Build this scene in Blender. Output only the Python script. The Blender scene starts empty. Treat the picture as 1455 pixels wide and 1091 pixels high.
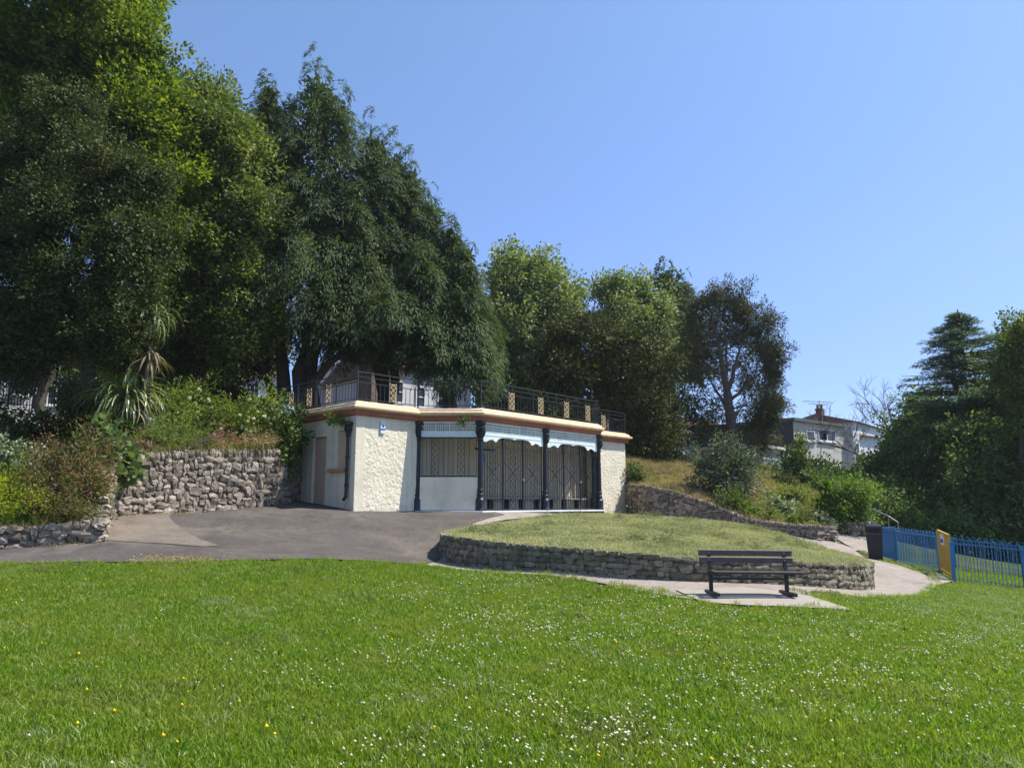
import bpy, math, random
import numpy as np
from mathutils import Vector, Matrix, noise
from mathutils.geometry import delaunay_2d_cdt

# ------------------------------------------------------------------ camera, sky, sun, exposure
SC = bpy.context.scene
COL = SC.collection
FPX = 1040.0
PITCH = math.radians(9.3)
EYE = 1.6
cd = bpy.data.cameras.new('camera')
cam = bpy.data.objects.new('camera', cd)
COL.objects.link(cam)
cd.sensor_width = 36.0
cd.lens = FPX / 1455 * 36
cd.clip_start = 0.1
cd.clip_end = 2000
cam.location = (0, 0, EYE)
cam.rotation_euler = (math.radians(90) + PITCH, 0, 0)
SC.camera = cam

SUN_AZ, SUN_EL = math.radians(7), math.radians(57)      # azimuth from +X towards +Y
world = bpy.data.worlds.new('World')
SC.world = world
world.use_nodes = True
wt = world.node_tree
for n in list(wt.nodes):
    wt.nodes.remove(n)
wo = wt.nodes.new('ShaderNodeOutputWorld')
wb = wt.nodes.new('ShaderNodeBackground')
ws = wt.nodes.new('ShaderNodeTexSky')
ws.sky_type = 'NISHITA'
ws.sun_disc = False
ws.sun_elevation = SUN_EL
ws.sun_rotation = math.radians(90) - SUN_AZ
ws.altitude = 0
ws.air_density = 1.0
ws.dust_density = 0.35
ws.ozone_density = 4.5
wb.inputs[1].default_value = 0.125
# the hazy band low over the horizon is a deeper, less green blue than the clear-air model gives, all the way round
wg = wt.nodes.new('ShaderNodeTexCoord'); wx_ = wt.nodes.new('ShaderNodeSeparateXYZ'); wr_ = wt.nodes.new('ShaderNodeValToRGB'); wm = wt.nodes.new('ShaderNodeMix')
wm.data_type = 'RGBA'; wm.blend_type = 'MULTIPLY'; wm.inputs[0].default_value = 1.0
while len(wr_.color_ramp.elements) < 4: wr_.color_ramp.elements.new(0.5)
for e_, (p_, c_) in zip(wr_.color_ramp.elements, ((0.0, (.58, .58, .74)), (0.15, (.66, .66, .84)), (0.30, (.84, .81, .94)), (0.58, (1, 1, 1)))):
    e_.position = p_; e_.color = (*c_, 1)
wt.links.new(wg.outputs['Generated'], wx_.inputs[0]); wt.links.new(wx_.outputs[2], wr_.inputs[0])
wt.links.new(ws.outputs[0], wm.inputs[6]); wt.links.new(wr_.outputs[0], wm.inputs[7])
wt.links.new(wm.outputs[2], wb.inputs[0])
wt.links.new(wb.outputs[0], wo.inputs[0])

sd = bpy.data.lights.new('sun', 'SUN')
sd.energy = 4.2
sd.angle = math.radians(0.5)
sd.color = (1.0, 0.95, 0.87)
sun = bpy.data.objects.new('sun', sd)
COL.objects.link(sun)
SDIR = Vector((math.cos(SUN_AZ) * math.cos(SUN_EL), math.sin(SUN_AZ) * math.cos(SUN_EL), math.sin(SUN_EL)))
sun.rotation_euler = SDIR.to_track_quat('Z', 'Y').to_euler()
sun.location = (20, 0, 30)

SC.view_settings.view_transform = 'Standard'
SC.view_settings.look = 'None'
SC.view_settings.exposure = 0.88
SC.view_settings.gamma = 1.0
SC.view_settings.use_curve_mapping = False

# ------------------------------------------------------------------ helpers
def P(px, py, d):
    """the place in the world that the photograph shows at pixel (px, py), d metres ahead"""
    u = (px - 727.5) / FPX
    v = (545.5 - py) / FPX
    t = d / (math.cos(PITCH) - v * math.sin(PITCH))
    return Vector((u * t, d, EYE + t * (math.sin(PITCH) + v * math.cos(PITCH))))

def XY(px, py, d):
    p = P(px, py, d)
    return (p.x, p.y)

def tagit(o, label=None, cat=None, group=None, kind=None):
    if label: o['label'] = label
    if cat: o['category'] = cat
    if group: o['group'] = group
    if kind: o['kind'] = kind
    return o

def wloc(o):
    v = Vector((0, 0, 0))
    while o is not None:
        v += o.location
        o = o.parent
    return v

def link_mesh(name, me, parent=None, loc=None):
    o = bpy.data.objects.new(name, me)
    COL.objects.link(o)
    if parent is not None:
        o.parent = parent
    if loc is not None:
        o.location = loc
    return o

def empty(name, loc, label, cat, group=None):
    o = bpy.data.objects.new(name, None)
    o.empty_display_size = 0.2
    COL.objects.link(o)
    o.location = loc
    return tagit(o, label, cat, group)

def np_mesh(name, verts, faces, mats=None, smooth=False, mat_idx=None):
    """verts (n,3), faces (m,k) with k 3 or 4"""
    me = bpy.data.meshes.new(name)
    verts = np.asarray(verts, dtype=np.float32)
    faces = np.asarray(faces, dtype=np.int32)
    m, k = faces.shape
    me.vertices.add(len(verts))
    me.vertices.foreach_set('co', verts.ravel())
    me.loops.add(m * k)
    me.loops.foreach_set('vertex_index', faces.ravel())
    me.polygons.add(m)
    me.polygons.foreach_set('loop_start', np.arange(0, m * k, k, dtype=np.int32))
    me.polygons.foreach_set('loop_total', np.full(m, k, dtype=np.int32))
    for mm in (mats or []):
        me.materials.append(mm)
    if mat_idx is not None:
        me.polygons.foreach_set('material_index', np.asarray(mat_idx, dtype=np.int32))
    me.update(calc_edges=True)
    if smooth:
        me.polygons.foreach_set('use_smooth', np.ones(m, dtype=bool))
    return me

class MB:
    """collects shapes in world coordinates and links them as one mesh"""
    def __init__(self):
        self.v = []; self.f = []
    def add(self, vs, fs):
        b = len(self.v)
        self.v += [tuple(v) for v in vs]
        self.f += [tuple(i + b for i in f) for f in fs]
        return self
    def box(self, c, s, rz=0.0, M=None):
        x, y, z = s[0] / 2, s[1] / 2, s[2] / 2
        vs = [Vector((a, b, cc)) for a in (-x, x) for b in (-y, y) for cc in (-z, z)]
        R = Matrix.Rotation(rz, 3, 'Z') if M is None else M
        c = Vector(c)
        vs = [R @ v + c for v in vs]
        return self.add(vs, [(0, 1, 3, 2), (4, 6, 7, 5), (0, 4, 5, 1), (2, 3, 7, 6), (0, 2, 6, 4), (1, 5, 7, 3)])
    def bar(self, a, b, w, h=None):
        """rectangular bar from a to b"""
        a = Vector(a); b = Vector(b); h = h or w
        d = b - a
        L = d.length
        if L < 1e-6: return self
        z = d / L
        up = Vector((0, 0, 1)) if abs(z.z) < 0.95 else Vector((0, 1, 0))
        x = up.cross(z).normalized(); y = z.cross(x)
        M = Matrix((x, y, z)).transposed()
        return self.box((a + b) / 2, (w, h, L), M=M)
    def tube(self, pts, rs, n=8, cap=True):
        pts = [Vector(p) for p in pts]
        if not hasattr(rs, '__len__'): rs = [rs] * len(pts)
        rings = []
        for i, p in enumerate(pts):
            d = (pts[min(i + 1, len(pts) - 1)] - pts[max(i - 1, 0)])
            d.normalize()
            up = Vector((0, 0, 1)) if abs(d.z) < 0.9 else Vector((0, 1, 0))
            x = up.cross(d).normalized(); y = d.cross(x)
            rings.append([p + (x * math.cos(2 * math.pi * k / n) + y * math.sin(2 * math.pi * k / n)) * rs[i] for k in range(n)])
        vs = [v for r in rings for v in r]
        fs = []
        for i in range(len(pts) - 1):
            for k in range(n):
                a = i * n + k; b = i * n + (k + 1) % n
                fs.append((a, b, b + n, a + n))
        if cap:
            fs.append(tuple(range(n - 1, -1, -1)))
            fs.append(tuple(range((len(pts) - 1) * n, len(pts) * n)))
        return self.add(vs, fs)
    def lathe(self, c, prof, n=16, rot=0.0):
        """prof: list of (radius, height) above c"""
        c = Vector(c)
        vs = []
        for r, z in prof:
            for k in range(n):
                a = 2 * math.pi * (k + .5) / n + rot
                vs.append(c + Vector((r * math.cos(a), r * math.sin(a), z)))
        fs = []
        for i in range(len(prof) - 1):
            for k in range(n):
                a = i * n + k; b = i * n + (k + 1) % n
                fs.append((a, b, b + n, a + n))
        fs.append(tuple(range(n - 1, -1, -1)))
        fs.append(tuple(range((len(prof) - 1) * n, len(prof) * n)))
        return self.add(vs, fs)
    def prism(self, poly, z0, z1):
        """poly: xy list (counter-clockwise), closed solid between z0 and z1"""
        n = len(poly)
        vs = [(x, y, z0) for x, y in poly] + [(x, y, z1) for x, y in poly]
        fs = [tuple(range(n - 1, -1, -1)), tuple(range(n, 2 * n))]
        fs += [(i, (i + 1) % n, n + (i + 1) % n, n + i) for i in range(n)]
        return self.add(vs, fs)
    def slab(self, pts, nrm, t):
        """planar polygon (3-D points) given thickness t against nrm"""
        n = len(pts); nrm = Vector(nrm) * t
        vs = [Vector(p) for p in pts] + [Vector(p) - nrm for p in pts]
        fs = [tuple(range(n)), tuple(range(2 * n - 1, n - 1, -1))]
        fs += [(i, n + i, n + (i + 1) % n, (i + 1) % n) for i in range(n)]
        return self.add(vs, fs)
    def build(self, name, mat, parent=None, smooth=False, bevel=0.0):
        off = wloc(parent) if parent is not None else Vector((0, 0, 0))
        me = bpy.data.meshes.new(name)
        me.from_pydata([(v[0] - off.x, v[1] - off.y, v[2] - off.z) for v in self.v], [], self.f)
        me.materials.append(mat)
        me.update()
        o = link_mesh(name, me, parent)
        if smooth:
            me.polygons.foreach_set('use_smooth', [True] * len(me.polygons))
            try: me.set_sharp_from_angle(angle=math.radians(40))
            except Exception: pass
        if bevel:
            m = o.modifiers.new('bevel', 'BEVEL'); m.width = bevel; m.segments = 2; m.limit_method = 'ANGLE'
        return o

# ------------------------------------------------------------------ materials
def nn(nt, t, **kw):
    n = nt.nodes.new(t)
    for k, v in kw.items():
        setattr(n, k, v)
    return n

def new_mat(name):
    m = bpy.data.materials.new(name)
    m.use_nodes = True
    nt = m.node_tree
    for n in list(nt.nodes): nt.nodes.remove(n)
    out = nn(nt, 'ShaderNodeOutputMaterial')
    b = nn(nt, 'ShaderNodeBsdfPrincipled')
    nt.links.new(b.outputs[0], out.inputs[0])
    return m, nt, b, out

def ramp(nt, stops, fac):
    r = nn(nt, 'ShaderNodeValToRGB')
    while len(r.color_ramp.elements) < len(stops): r.color_ramp.elements.new(0.5)
    for e, (p, c) in zip(r.color_ramp.elements, stops):
        e.position = p; e.color = (*c, 1)
    nt.links.new(fac, r.inputs[0])
    return r.outputs[0]

def noise_tex(nt, scale, detail=4, rough=0.55, vec=None, dist=0.0):
    n = nn(nt, 'ShaderNodeTexNoise')
    n.inputs['Scale'].default_value = scale
    n.inputs['Detail'].default_value = detail
    n.inputs['Roughness'].default_value = rough
    n.inputs['Distortion'].default_value = dist
    if vec is None:
        g = nn(nt, 'ShaderNodeNewGeometry'); vec = g.outputs['Position']
    nt.links.new(vec, n.inputs['Vector'])
    return n.outputs['Fac']

def mixc(nt, a, b, fac, mode='MIX'):
    m = nn(nt, 'ShaderNodeMix', data_type='RGBA', blend_type=mode)
    for s, v in ((6, a), (7, b)):
        if isinstance(v, tuple): m.inputs[s].default_value = (*v, 1)
        else: nt.links.new(v, m.inputs[s])
    if isinstance(fac, (int, float)): m.inputs[0].default_value = fac
    else: nt.links.new(fac, m.inputs[0])
    return m.outputs[2]

def mathn(nt, op, a, b=0.0, clamp=False):
    m = nn(nt, 'ShaderNodeMath', operation=op, use_clamp=clamp)
    for s, v in ((0, a), (1, b)):
        if isinstance(v, (int, float)): m.inputs[s].default_value = v
        else: nt.links.new(v, m.inputs[s])
    return m.outputs[0]

def sc3(c, k): return tuple(min(1, x * k) for x in c)

def surf(name, col, var=0.18, scale=3.0, rough=0.85, bump=0.0, bscale=60, spec=0.3, metal=0.0, grime=None, gscale=1.2, objvar=0.0, fine=0.1, streak=0.0, crack=0.0, speck=0.0):
    """plain painted / mineral surface with tone variation, stains and fine relief"""
    m, nt, b, out = new_mat(name)
    n1 = noise_tex(nt, scale, 6, 0.6)
    c = ramp(nt, [(0.3, sc3(col, 1 - var)), (0.7, sc3(col, 1 + var))], n1)
    if fine:
        n2 = noise_tex(nt, bscale, 3, 0.6)
        c = mixc(nt, c, ramp(nt, [(0.3, (1 - fine * 2,) * 3), (0.7, (1, 1, 1))], n2), 1.0, 'MULTIPLY')
    if grime:
        n3 = noise_tex(nt, gscale, 8, 0.7, dist=0.6)
        f = ramp(nt, [(0.48, (0, 0, 0)), (0.68, (1, 1, 1))], n3)
        c = mixc(nt, c, grime, mathn(nt, 'MULTIPLY', f, 0.6))
    if streak:
        g = nn(nt, 'ShaderNodeNewGeometry'); mp = nn(nt, 'ShaderNodeMapping'); mp.inputs['Scale'].default_value = (7, 7, .55)
        nt.links.new(g.outputs['Position'], mp.inputs[0])
        ns = noise_tex(nt, 1.0, 6, 0.65, mp.outputs[0])
        sx = nn(nt, 'ShaderNodeSeparateXYZ'); nt.links.new(g.outputs['Position'], sx.inputs[0])
        low = nn(nt, 'ShaderNodeMapRange'); low.inputs[1].default_value = 1.95; low.inputs[2].default_value = 1.25; low.inputs[3].default_value = .55; low.inputs[4].default_value = 1.6
        nt.links.new(sx.outputs[2], low.inputs[0])
        f = mathn(nt, 'MULTIPLY', ramp(nt, [(0.5, (0, 0, 0)), (0.72, (1, 1, 1))], ns), mathn(nt, 'MULTIPLY', low.outputs[0], streak), True)
        c = mixc(nt, c, (0.27, 0.25, 0.19), f)
    if speck:
        c = mixc(nt, c, ramp(nt, [(0.36, (1 - speck,) * 3), (0.5, (1, 1, 1)), (0.66, (1 + speck * 1.5,) * 3)], noise_tex(nt, 38, 4, 0.8)), 1.0, 'MULTIPLY')
        c = mixc(nt, c, ramp(nt, [(0.3, (.78, .76, .74)), (0.55, (1, 1, 1)), (0.8, (1.2, 1.18, 1.12))], noise_tex(nt, 1.9, 8, 0.75, dist=1.5)), 1.0, 'MULTIPLY')
    if crack:
        v = nn(nt, 'ShaderNodeTexVoronoi', feature='DISTANCE_TO_EDGE'); v.inputs['Scale'].default_value = crack
        g = nn(nt, 'ShaderNodeNewGeometry'); wv = nn(nt, 'ShaderNodeVectorMath', operation='ADD')
        nz = nn(nt, 'ShaderNodeTexNoise'); nz.inputs['Scale'].default_value = 2.2; nz.inputs['Detail'].default_value = 6
        nt.links.new(g.outputs['Position'], nz.inputs['Vector']); nt.links.new(g.outputs['Position'], wv.inputs[0]); nt.links.new(nz.outputs['Color'], wv.inputs[1]); nt.links.new(wv.outputs[0], v.inputs['Vector'])
        line = ramp(nt, [(0.0, (1, 1, 1)), (0.02, (0, 0, 0))], v.outputs['Distance'])
        msk = ramp(nt, [(0.42, (0, 0, 0)), (0.5, (1, 1, 1))], noise_tex(nt, .55, 3))
        c = mixc(nt, c, sc3(col, .3), mathn(nt, 'MULTIPLY', mathn(nt, 'MULTIPLY', line, msk), .45))
    if objvar:
        oi = nn(nt, 'ShaderNodeObjectInfo')
        v = nn(nt, 'ShaderNodeMapRange')
        v.inputs[3].default_value = 1 - objvar; v.inputs[4].default_value = 1 + objvar
        nt.links.new(oi.outputs['Random'], v.inputs[0])
        h = nn(nt, 'ShaderNodeHueSaturation')
        nt.links.new(v.outputs[0], h.inputs['Value']); nt.links.new(c, h.inputs['Color'])
        c = h.outputs[0]
    nt.links.new(c, b.inputs['Base Color'])
    b.inputs['Roughness'].default_value = rough
    b.inputs['Specular IOR Level'].default_value = spec
    b.inputs['Metallic'].default_value = metal
    if bump:
        bp = nn(nt, 'ShaderNodeBump'); bp.inputs['Strength'].default_value = 0.7; bp.inputs['Distance'].default_value = bump
        nt.links.new(noise_tex(nt, bscale, 5, 0.65), bp.inputs['Height'])
        nt.links.new(bp.outputs[0], b.inputs['Normal'])
    return m

def leafmat(name, dark, light, tip=None, trans=0.35, rough=0.6, spec=0.2, patch=None, pscale=0.5):
    """leaf: colour varies leaf by leaf and in broad patches; light comes through"""
    m, nt, b, out = new_mat(name)
    g = nn(nt, 'ShaderNodeNewGeometry')
    stops = [(0.0, dark), (0.75, light)]
    if tip: stops.append((0.97, tip))
    c = ramp(nt, stops, g.outputs['Random Per Island'])
    n1 = noise_tex(nt, pscale, 3, 0.5, g.outputs['Position'])
    if patch:
        c = mixc(nt, c, patch, ramp(nt, [(0.42, (0, 0, 0)), (0.68, (.55, .55, .55))], n1))
    else:
        c = mixc(nt, c, ramp(nt, [(0.3, (0.75, 0.8, 0.75)), (0.7, (1.15, 1.1, 1.0))], n1), 1.0, 'MULTIPLY')
    nt.links.new(c, b.inputs['Base Color'])
    b.inputs['Roughness'].default_value = rough
    b.inputs['Specular IOR Level'].default_value = spec
    if trans > 0:
        tr = nn(nt, 'ShaderNodeBsdfTranslucent')
        tc = mixc(nt, c, (0.9, 1.0, 0.35), 0.25, 'MULTIPLY')
        tc = mixc(nt, tc, (1.6, 1.7, 0.9), 1.0, 'MULTIPLY')
        nt.links.new(tc, tr.inputs[0])
        mx = nn(nt, 'ShaderNodeMixShader'); mx.inputs[0].default_value = trans
        nt.links.new(b.outputs[0], mx.inputs[1]); nt.links.new(tr.outputs[0], mx.inputs[2])
        nt.links.new(mx.outputs[0], out.inputs[0])
    return m

def barkmat(name, a, b_):
    m, nt, b, out = new_mat(name)
    g = nn(nt, 'ShaderNodeNewGeometry')
    mp = nn(nt, 'ShaderNodeMapping'); mp.inputs['Scale'].default_value = (6, 6, 1.2)
    nt.links.new(g.outputs['Position'], mp.inputs[0])
    n1 = noise_tex(nt, 3, 7, 0.7, mp.outputs[0])
    nt.links.new(ramp(nt, [(0.3, a), (0.7, b_)], n1), b.inputs['Base Color'])
    b.inputs['Roughness'].default_value = 0.95
    bp = nn(nt, 'ShaderNodeBump'); bp.inputs['Distance'].default_value = 0.04; bp.inputs['Strength'].default_value = 0.9
    nt.links.new(n1, bp.inputs['Height']); nt.links.new(bp.outputs[0], b.inputs['Normal'])
    return m

def glassmat(name, col):
    m, nt, b, out = new_mat(name)
    n1 = noise_tex(nt, 1.5, 3)
    nt.links.new(ramp(nt, [(0.35, sc3(col, .6)), (0.7, sc3(col, 1.5))], n1), b.inputs['Base Color'])
    b.inputs['Roughness'].default_value = 0.12
    b.inputs['Specular IOR Level'].default_value = 0.15
    return m

M = {}
M['cream'] = surf('cream_render', (0.76, 0.70, 0.54), 0.07, 2.0, 0.9, 0.004, 90, 0.2, grime=(0.48, 0.43, 0.32), gscale=0.9, fine=0.06, streak=.5)
M['cream_smooth'] = surf('cream_paint', (0.83, 0.75, 0.55), 0.06, 1.5, 0.7, 0.001, 40, 0.3, grime=(0.46, 0.42, 0.33), gscale=0.7, fine=0.03)
M['board'] = surf('cream_boards', (0.50, 0.46, 0.34), 0.10, 2.5, 0.7, 0.001, 40, 0.3, objvar=0.10, fine=0.05)
M['peach'] = surf('peach_paint', (0.60, 0.42, 0.29), 0.06, 2.0, 0.75, 0.001, 40, fine=0.05)
M['sill'] = surf('sill_paint', (0.50, 0.27, 0.16), 0.1, 4.0, 0.75)
M['cornice'] = surf('cornice_yellow', (0.74, 0.55, 0.36), 0.08, 1.6, 0.8, 0.003, 30, 0.2, grime=(0.42, 0.26, 0.16), gscale=2.2, fine=0.08)
M['band'] = surf('cornice_terracotta', (0.36, 0.14, 0.085), 0.12, 2.0, 0.8, 0.002, 30, 0.2, grime=(0.2, 0.09, 0.06), gscale=1.5)
M['paleblue'] = surf('pale_blue_paint', (0.68, 0.80, 0.81), 0.05, 2.0, 0.55, 0, 40, 0.4, grime=(0.35, 0.47, 0.47), gscale=2.5, fine=0.04)
M['iron'] = surf('blue_black_iron', (0.010, 0.015, 0.024), 0.25, 5.0, 0.42, 0.001, 60, 0.5, fine=0.1)
M['rail'] = surf('railing_iron', (0.018, 0.02, 0.022), 0.25, 5.0, 0.45, 0, 60, 0.5)
M['gold'] = surf('gold_paint', (0.47, 0.36, 0.21), 0.12, 8.0, 0.5, 0, 60, 0.4)
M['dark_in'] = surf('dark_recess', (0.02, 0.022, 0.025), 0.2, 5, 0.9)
M['roofdeck'] = surf('roof_deck', (0.16, 0.15, 0.13), 0.2, 1.2, 0.95, 0.004, 50, grime=(0.07, 0.07, 0.05))
M['plinth'] = surf('plinth_dark', (0.06, 0.06, 0.065), 0.2, 3, 0.8)
M['white'] = surf('white_paint', (0.75, 0.76, 0.76), 0.05, 2, 0.6, grime=(0.5, 0.5, 0.47), gscale=1.0, fine=0.03)
M['signblue'] = surf('sign_blue', (0.06, 0.12, 0.42), 0.03, 2, 0.5, fine=0)
M['signpale'] = surf('sign_pale', (0.62, 0.72, 0.80), 0.03, 2, 0.5, fine=0)
M['stone'] = surf('limestone', (0.275, 0.23, 0.18), 0.45, 11.0, 0.95, 0.012, 28, 0.15, objvar=0.5, grime=(0.10, 0.095, 0.07), gscale=5.0, fine=0.15)
M['stone_lichen'] = surf('limestone_bed', (0.235, 0.205, 0.15), 0.4, 11.0, 0.95, 0.012, 28, 0.15, objvar=0.34, grime=(0.07, 0.08, 0.045), gscale=4.0, fine=0.15)
M['mortar'] = surf('wall_mortar', (0.20, 0.17, 0.13), 0.3, 6.0, 0.98, 0.02, 22, 0.1, grime=(0.06, 0.06, 0.04))
M['concrete'] = surf('path_concrete', (0.36, 0.31, 0.265), 0.10, 0.9, 0.93, 0.004, 110, 0.15, grime=(0.25, 0.215, 0.18), gscale=0.7, fine=0.2, crack=.5, speck=.2)
M['apron'] = surf('worn_apron', (0.21, 0.175, 0.14), 0.18, 1.3, 0.95, 0.005, 110, 0.15, grime=(0.13, 0.112, 0.098), gscale=0.9, fine=0.2, crack=.6, speck=.22)
M['pad'] = surf('pad_concrete', (0.36, 0.32, 0.27), 0.08, 1.4, 0.93, 0.004, 110, 0.15, grime=(0.3, 0.27, 0.22), gscale=1.7, fine=0.14)
M['tarmac'] = surf('tarmac', (0.125, 0.111, 0.099), 0.18, 0.7, 0.95, 0.006, 130, 0.15, grime=(0.185, 0.155, 0.125), gscale=0.55, fine=0.3, crack=.6, speck=.34)
M['soil'] = surf('soil', (0.16, 0.125, 0.07), 0.4, 2.5, 1.0, 0.03, 14, 0.1, grime=(0.10, 0.10, 0.045), gscale=0.9, fine=0.2)
M['grassground'] = surf('lawn_ground', (0.06, 0.085, 0.022), 0.3, 1.2, 1.0, 0.02, 30, 0.1, grime=(0.10, 0.11, 0.035), gscale=0.6, fine=0.2)
M['bedground'] = surf('bed_ground', (0.22, 0.21, 0.10), 0.25, 1.2, 1.0, 0.02, 30, 0.1, grime=(0.20, 0.18, 0.10), gscale=0.8, fine=0.2)
M['benchwood'] = surf('bench_wood', (0.17, 0.13, 0.13), 0.22, 12.0, 0.75, 0.002, 60, 0.3, fine=0.15)
M['seatwood'] = surf('bench_seat_wood', (0.07, 0.06, 0.06), 0.22, 12.0, 0.8, 0.002, 60, 0.2, fine=0.15)
M['benchiron'] = surf('bench_frame_paint', (0.02, 0.03, 0.028), 0.25, 6.0, 0.45, 0, 60, 0.4)
M['bluefence'] = surf('blue_fence_paint', (0.035, 0.18, 0.40), 0.12, 4.0, 0.4, 0, 60, 0.5, fine=0.03)
M['yellow'] = surf('yellow_gate_paint', (0.52, 0.33, 0.06), 0.12, 4.0, 0.5, 0, 60, 0.4)
M['bin'] = surf('black_plastic', (0.016, 0.018, 0.022), 0.2, 4.0, 0.45, 0.001, 60, 0.4)
M['binband'] = surf('bin_band', (0.10, 0.09, 0.06), 0.1, 4.0, 0.5)
M['grey_render'] = surf('grey_render', (0.50, 0.49, 0.43), 0.08, 1.2, 0.9, 0.004, 30, grime=(0.26, 0.26, 0.23), gscale=0.8)
M['shaded_render'] = surf('shaded_render', (0.075, 0.075, 0.08), 0.15, 1.0, 0.95, 0.004, 30)  # shade of the grey house's unlit side, put into the wall colour
M['whitewall'] = surf('white_render', (0.66, 0.68, 0.70), 0.05, 1.0, 0.85, 0.003, 30, grime=(0.5, 0.5, 0.5), gscale=0.6)
M['brownwall'] = surf('brown_stone_wall', (0.22, 0.18, 0.145), 0.3, 5.0, 0.95, 0.02, 12)
M['tile'] = surf('roof_tile', (0.19, 0.125, 0.095), 0.25, 3.0, 0.9, 0.02, 14, grime=(0.10, 0.09, 0.07))
M['brick'] = surf('chimney_brick', (0.15, 0.085, 0.065), 0.25, 6.0, 0.9, 0.01, 20)
M['fascia'] = surf('fascia_grey', (0.10, 0.115, 0.11), 0.1, 2.0, 0.7)
M['glass'] = glassmat('window_glass', (0.05, 0.075, 0.10))
M['galv'] = surf('galvanised', (0.42, 0.43, 0.43), 0.1, 6.0, 0.45, 0, 60, 0.5, metal=0.4)
M['bark'] = barkmat('bark_grey', (0.03, 0.026, 0.02), (0.10, 0.085, 0.065))
M['bark_red'] = barkmat('bark_reddish', (0.06, 0.04, 0.028), (0.17, 0.125, 0.09))
M['twig'] = barkmat('bark_bare', (0.07, 0.06, 0.05), (0.18, 0.155, 0.13))

L = {}
L['lime'] = leafmat('leaf_lime_green', (0.059, 0.099, 0.011), (0.151, 0.216, 0.019), (0.263, 0.249, 0.026), trans=0.42, rough=0.55, pscale=0.35)
L['holm'] = leafmat('leaf_holm_oak', (0.030, 0.046, 0.014), (0.078, 0.098, 0.026), (0.115, 0.125, 0.038), trans=0.2, rough=0.62, spec=0.22, pscale=0.5)
L['mid'] = leafmat('leaf_mid_green', (0.066, 0.098, 0.023), (0.150, 0.196, 0.046), (0.249, 0.261, 0.092), trans=0.35, rough=0.62, spec=0.22, pscale=0.4)
L['cypress'] = leafmat('leaf_cypress', (0.042, 0.074, 0.036), (0.113, 0.157, 0.067), (0.13, 0.15, 0.06), trans=0.22, rough=0.7, spec=0.12, pscale=0.5)
L['pale'] = leafmat('leaf_pale_broad', (0.102, 0.146, 0.052), (0.223, 0.265, 0.093), (0.342, 0.359, 0.153), trans=0.3, rough=0.5, spec=0.4)
L['yew'] = leafmat('leaf_yew', (0.035, 0.050, 0.014), (0.082, 0.098, 0.024), (0.132, 0.132, 0.033), trans=0.15, rough=0.6, patch=None, pscale=0.45)
L['pine'] = leafmat('leaf_monterey', (0.044, 0.060, 0.027), (0.101, 0.112, 0.044), (0.188, 0.156, 0.055), trans=0.12, rough=0.6)
L['cedar'] = leafmat('leaf_cedar', (0.086, 0.151, 0.112), (0.189, 0.277, 0.180), (0.292, 0.365, 0.204), trans=0.12, rough=0.6)
L['dark'] = leafmat('leaf_dark_wood', (0.057, 0.095, 0.039), (0.142, 0.203, 0.062), (0.285, 0.332, 0.095), trans=0.4, rough=0.5, pscale=0.3)
L['bright'] = leafmat('leaf_bright_bush', (0.065, 0.12, 0.018), (0.135, 0.20, 0.035), (0.2, 0.27, 0.06), trans=0.4, rough=0.5)
L['silver'] = leafmat('leaf_silver_shrub', (0.05, 0.075, 0.05), (0.13, 0.16, 0.11), (0.24, 0.27, 0.2), trans=0.2, rough=0.62, spec=0.22)
L['rose'] = leafmat('leaf_rose', (0.081, 0.127, 0.021), (0.172, 0.241, 0.046), (0.230, 0.161, 0.081), trans=0.4, rough=0.5)
L['fuchsia'] = leafmat('leaf_fuchsia', (0.06, 0.075, 0.02), (0.13, 0.13, 0.04), (0.27, 0.10, 0.085), trans=0.3, rough=0.5)
L['redtip'] = leafmat('leaf_red_tip', (0.24, 0.09, 0.08), (0.33, 0.17, 0.13), (0.40, 0.26, 0.19), trans=0.35, rough=0.5)
L['yellowgreen'] = leafmat('leaf_yellow_green', (0.10, 0.14, 0.01), (0.24, 0.29, 0.02), (0.36, 0.36, 0.04), trans=0.4, rough=0.5)
L['broad'] = leafmat('leaf_big', (0.07, 0.11, 0.035), (0.14, 0.19, 0.07), (0.24, 0.28, 0.13), trans=0.35, rough=0.62, spec=0.22)
L['variegated'] = leafmat('leaf_variegated', (0.08, 0.12, 0.06), (0.2, 0.25, 0.15), (0.45, 0.48, 0.40), trans=0.3)
L['ivy'] = leafmat('leaf_ivy', (0.036, 0.066, 0.018), (0.096, 0.144, 0.036), (0.168, 0.216, 0.060), trans=0.2, rough=0.62, spec=0.22)
L['dry'] = leafmat('leaf_dry', (0.20, 0.15, 0.075), (0.36, 0.28, 0.15), (0.46, 0.38, 0.22), trans=0.25, rough=0.8)
L['petal'] = leafmat('petal_white', (0.6, 0.6, 0.55), (0.75, 0.75, 0.7), (0.8, 0.7, 0.66), trans=0.3, rough=0.6)
L['strap'] = leafmat('leaf_strap', (0.12, 0.16, 0.06), (0.22, 0.27, 0.11), (0.34, 0.36, 0.19), trans=0.25, rough=0.35, spec=0.6)
L['strapdead'] = leafmat('leaf_strap_dead', (0.14, 0.11, 0.07), (0.26, 0.21, 0.14), trans=0.15, rough=0.8)
L['grass'] = leafmat('grass_blade', (0.085, 0.16, 0.010), (0.17, 0.265, 0.018), (0.33, 0.37, 0.08), trans=0.42, rough=0.45, spec=0.3, patch=(0.25, 0.27, 0.04), pscale=1.1)
L['grasspale'] = leafmat('grass_pale', (0.16, 0.22, 0.08), (0.29, 0.35, 0.16), (0.4, 0.43, 0.25), trans=0.3, rough=0.62, spec=0.22, pscale=0.9)
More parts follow.
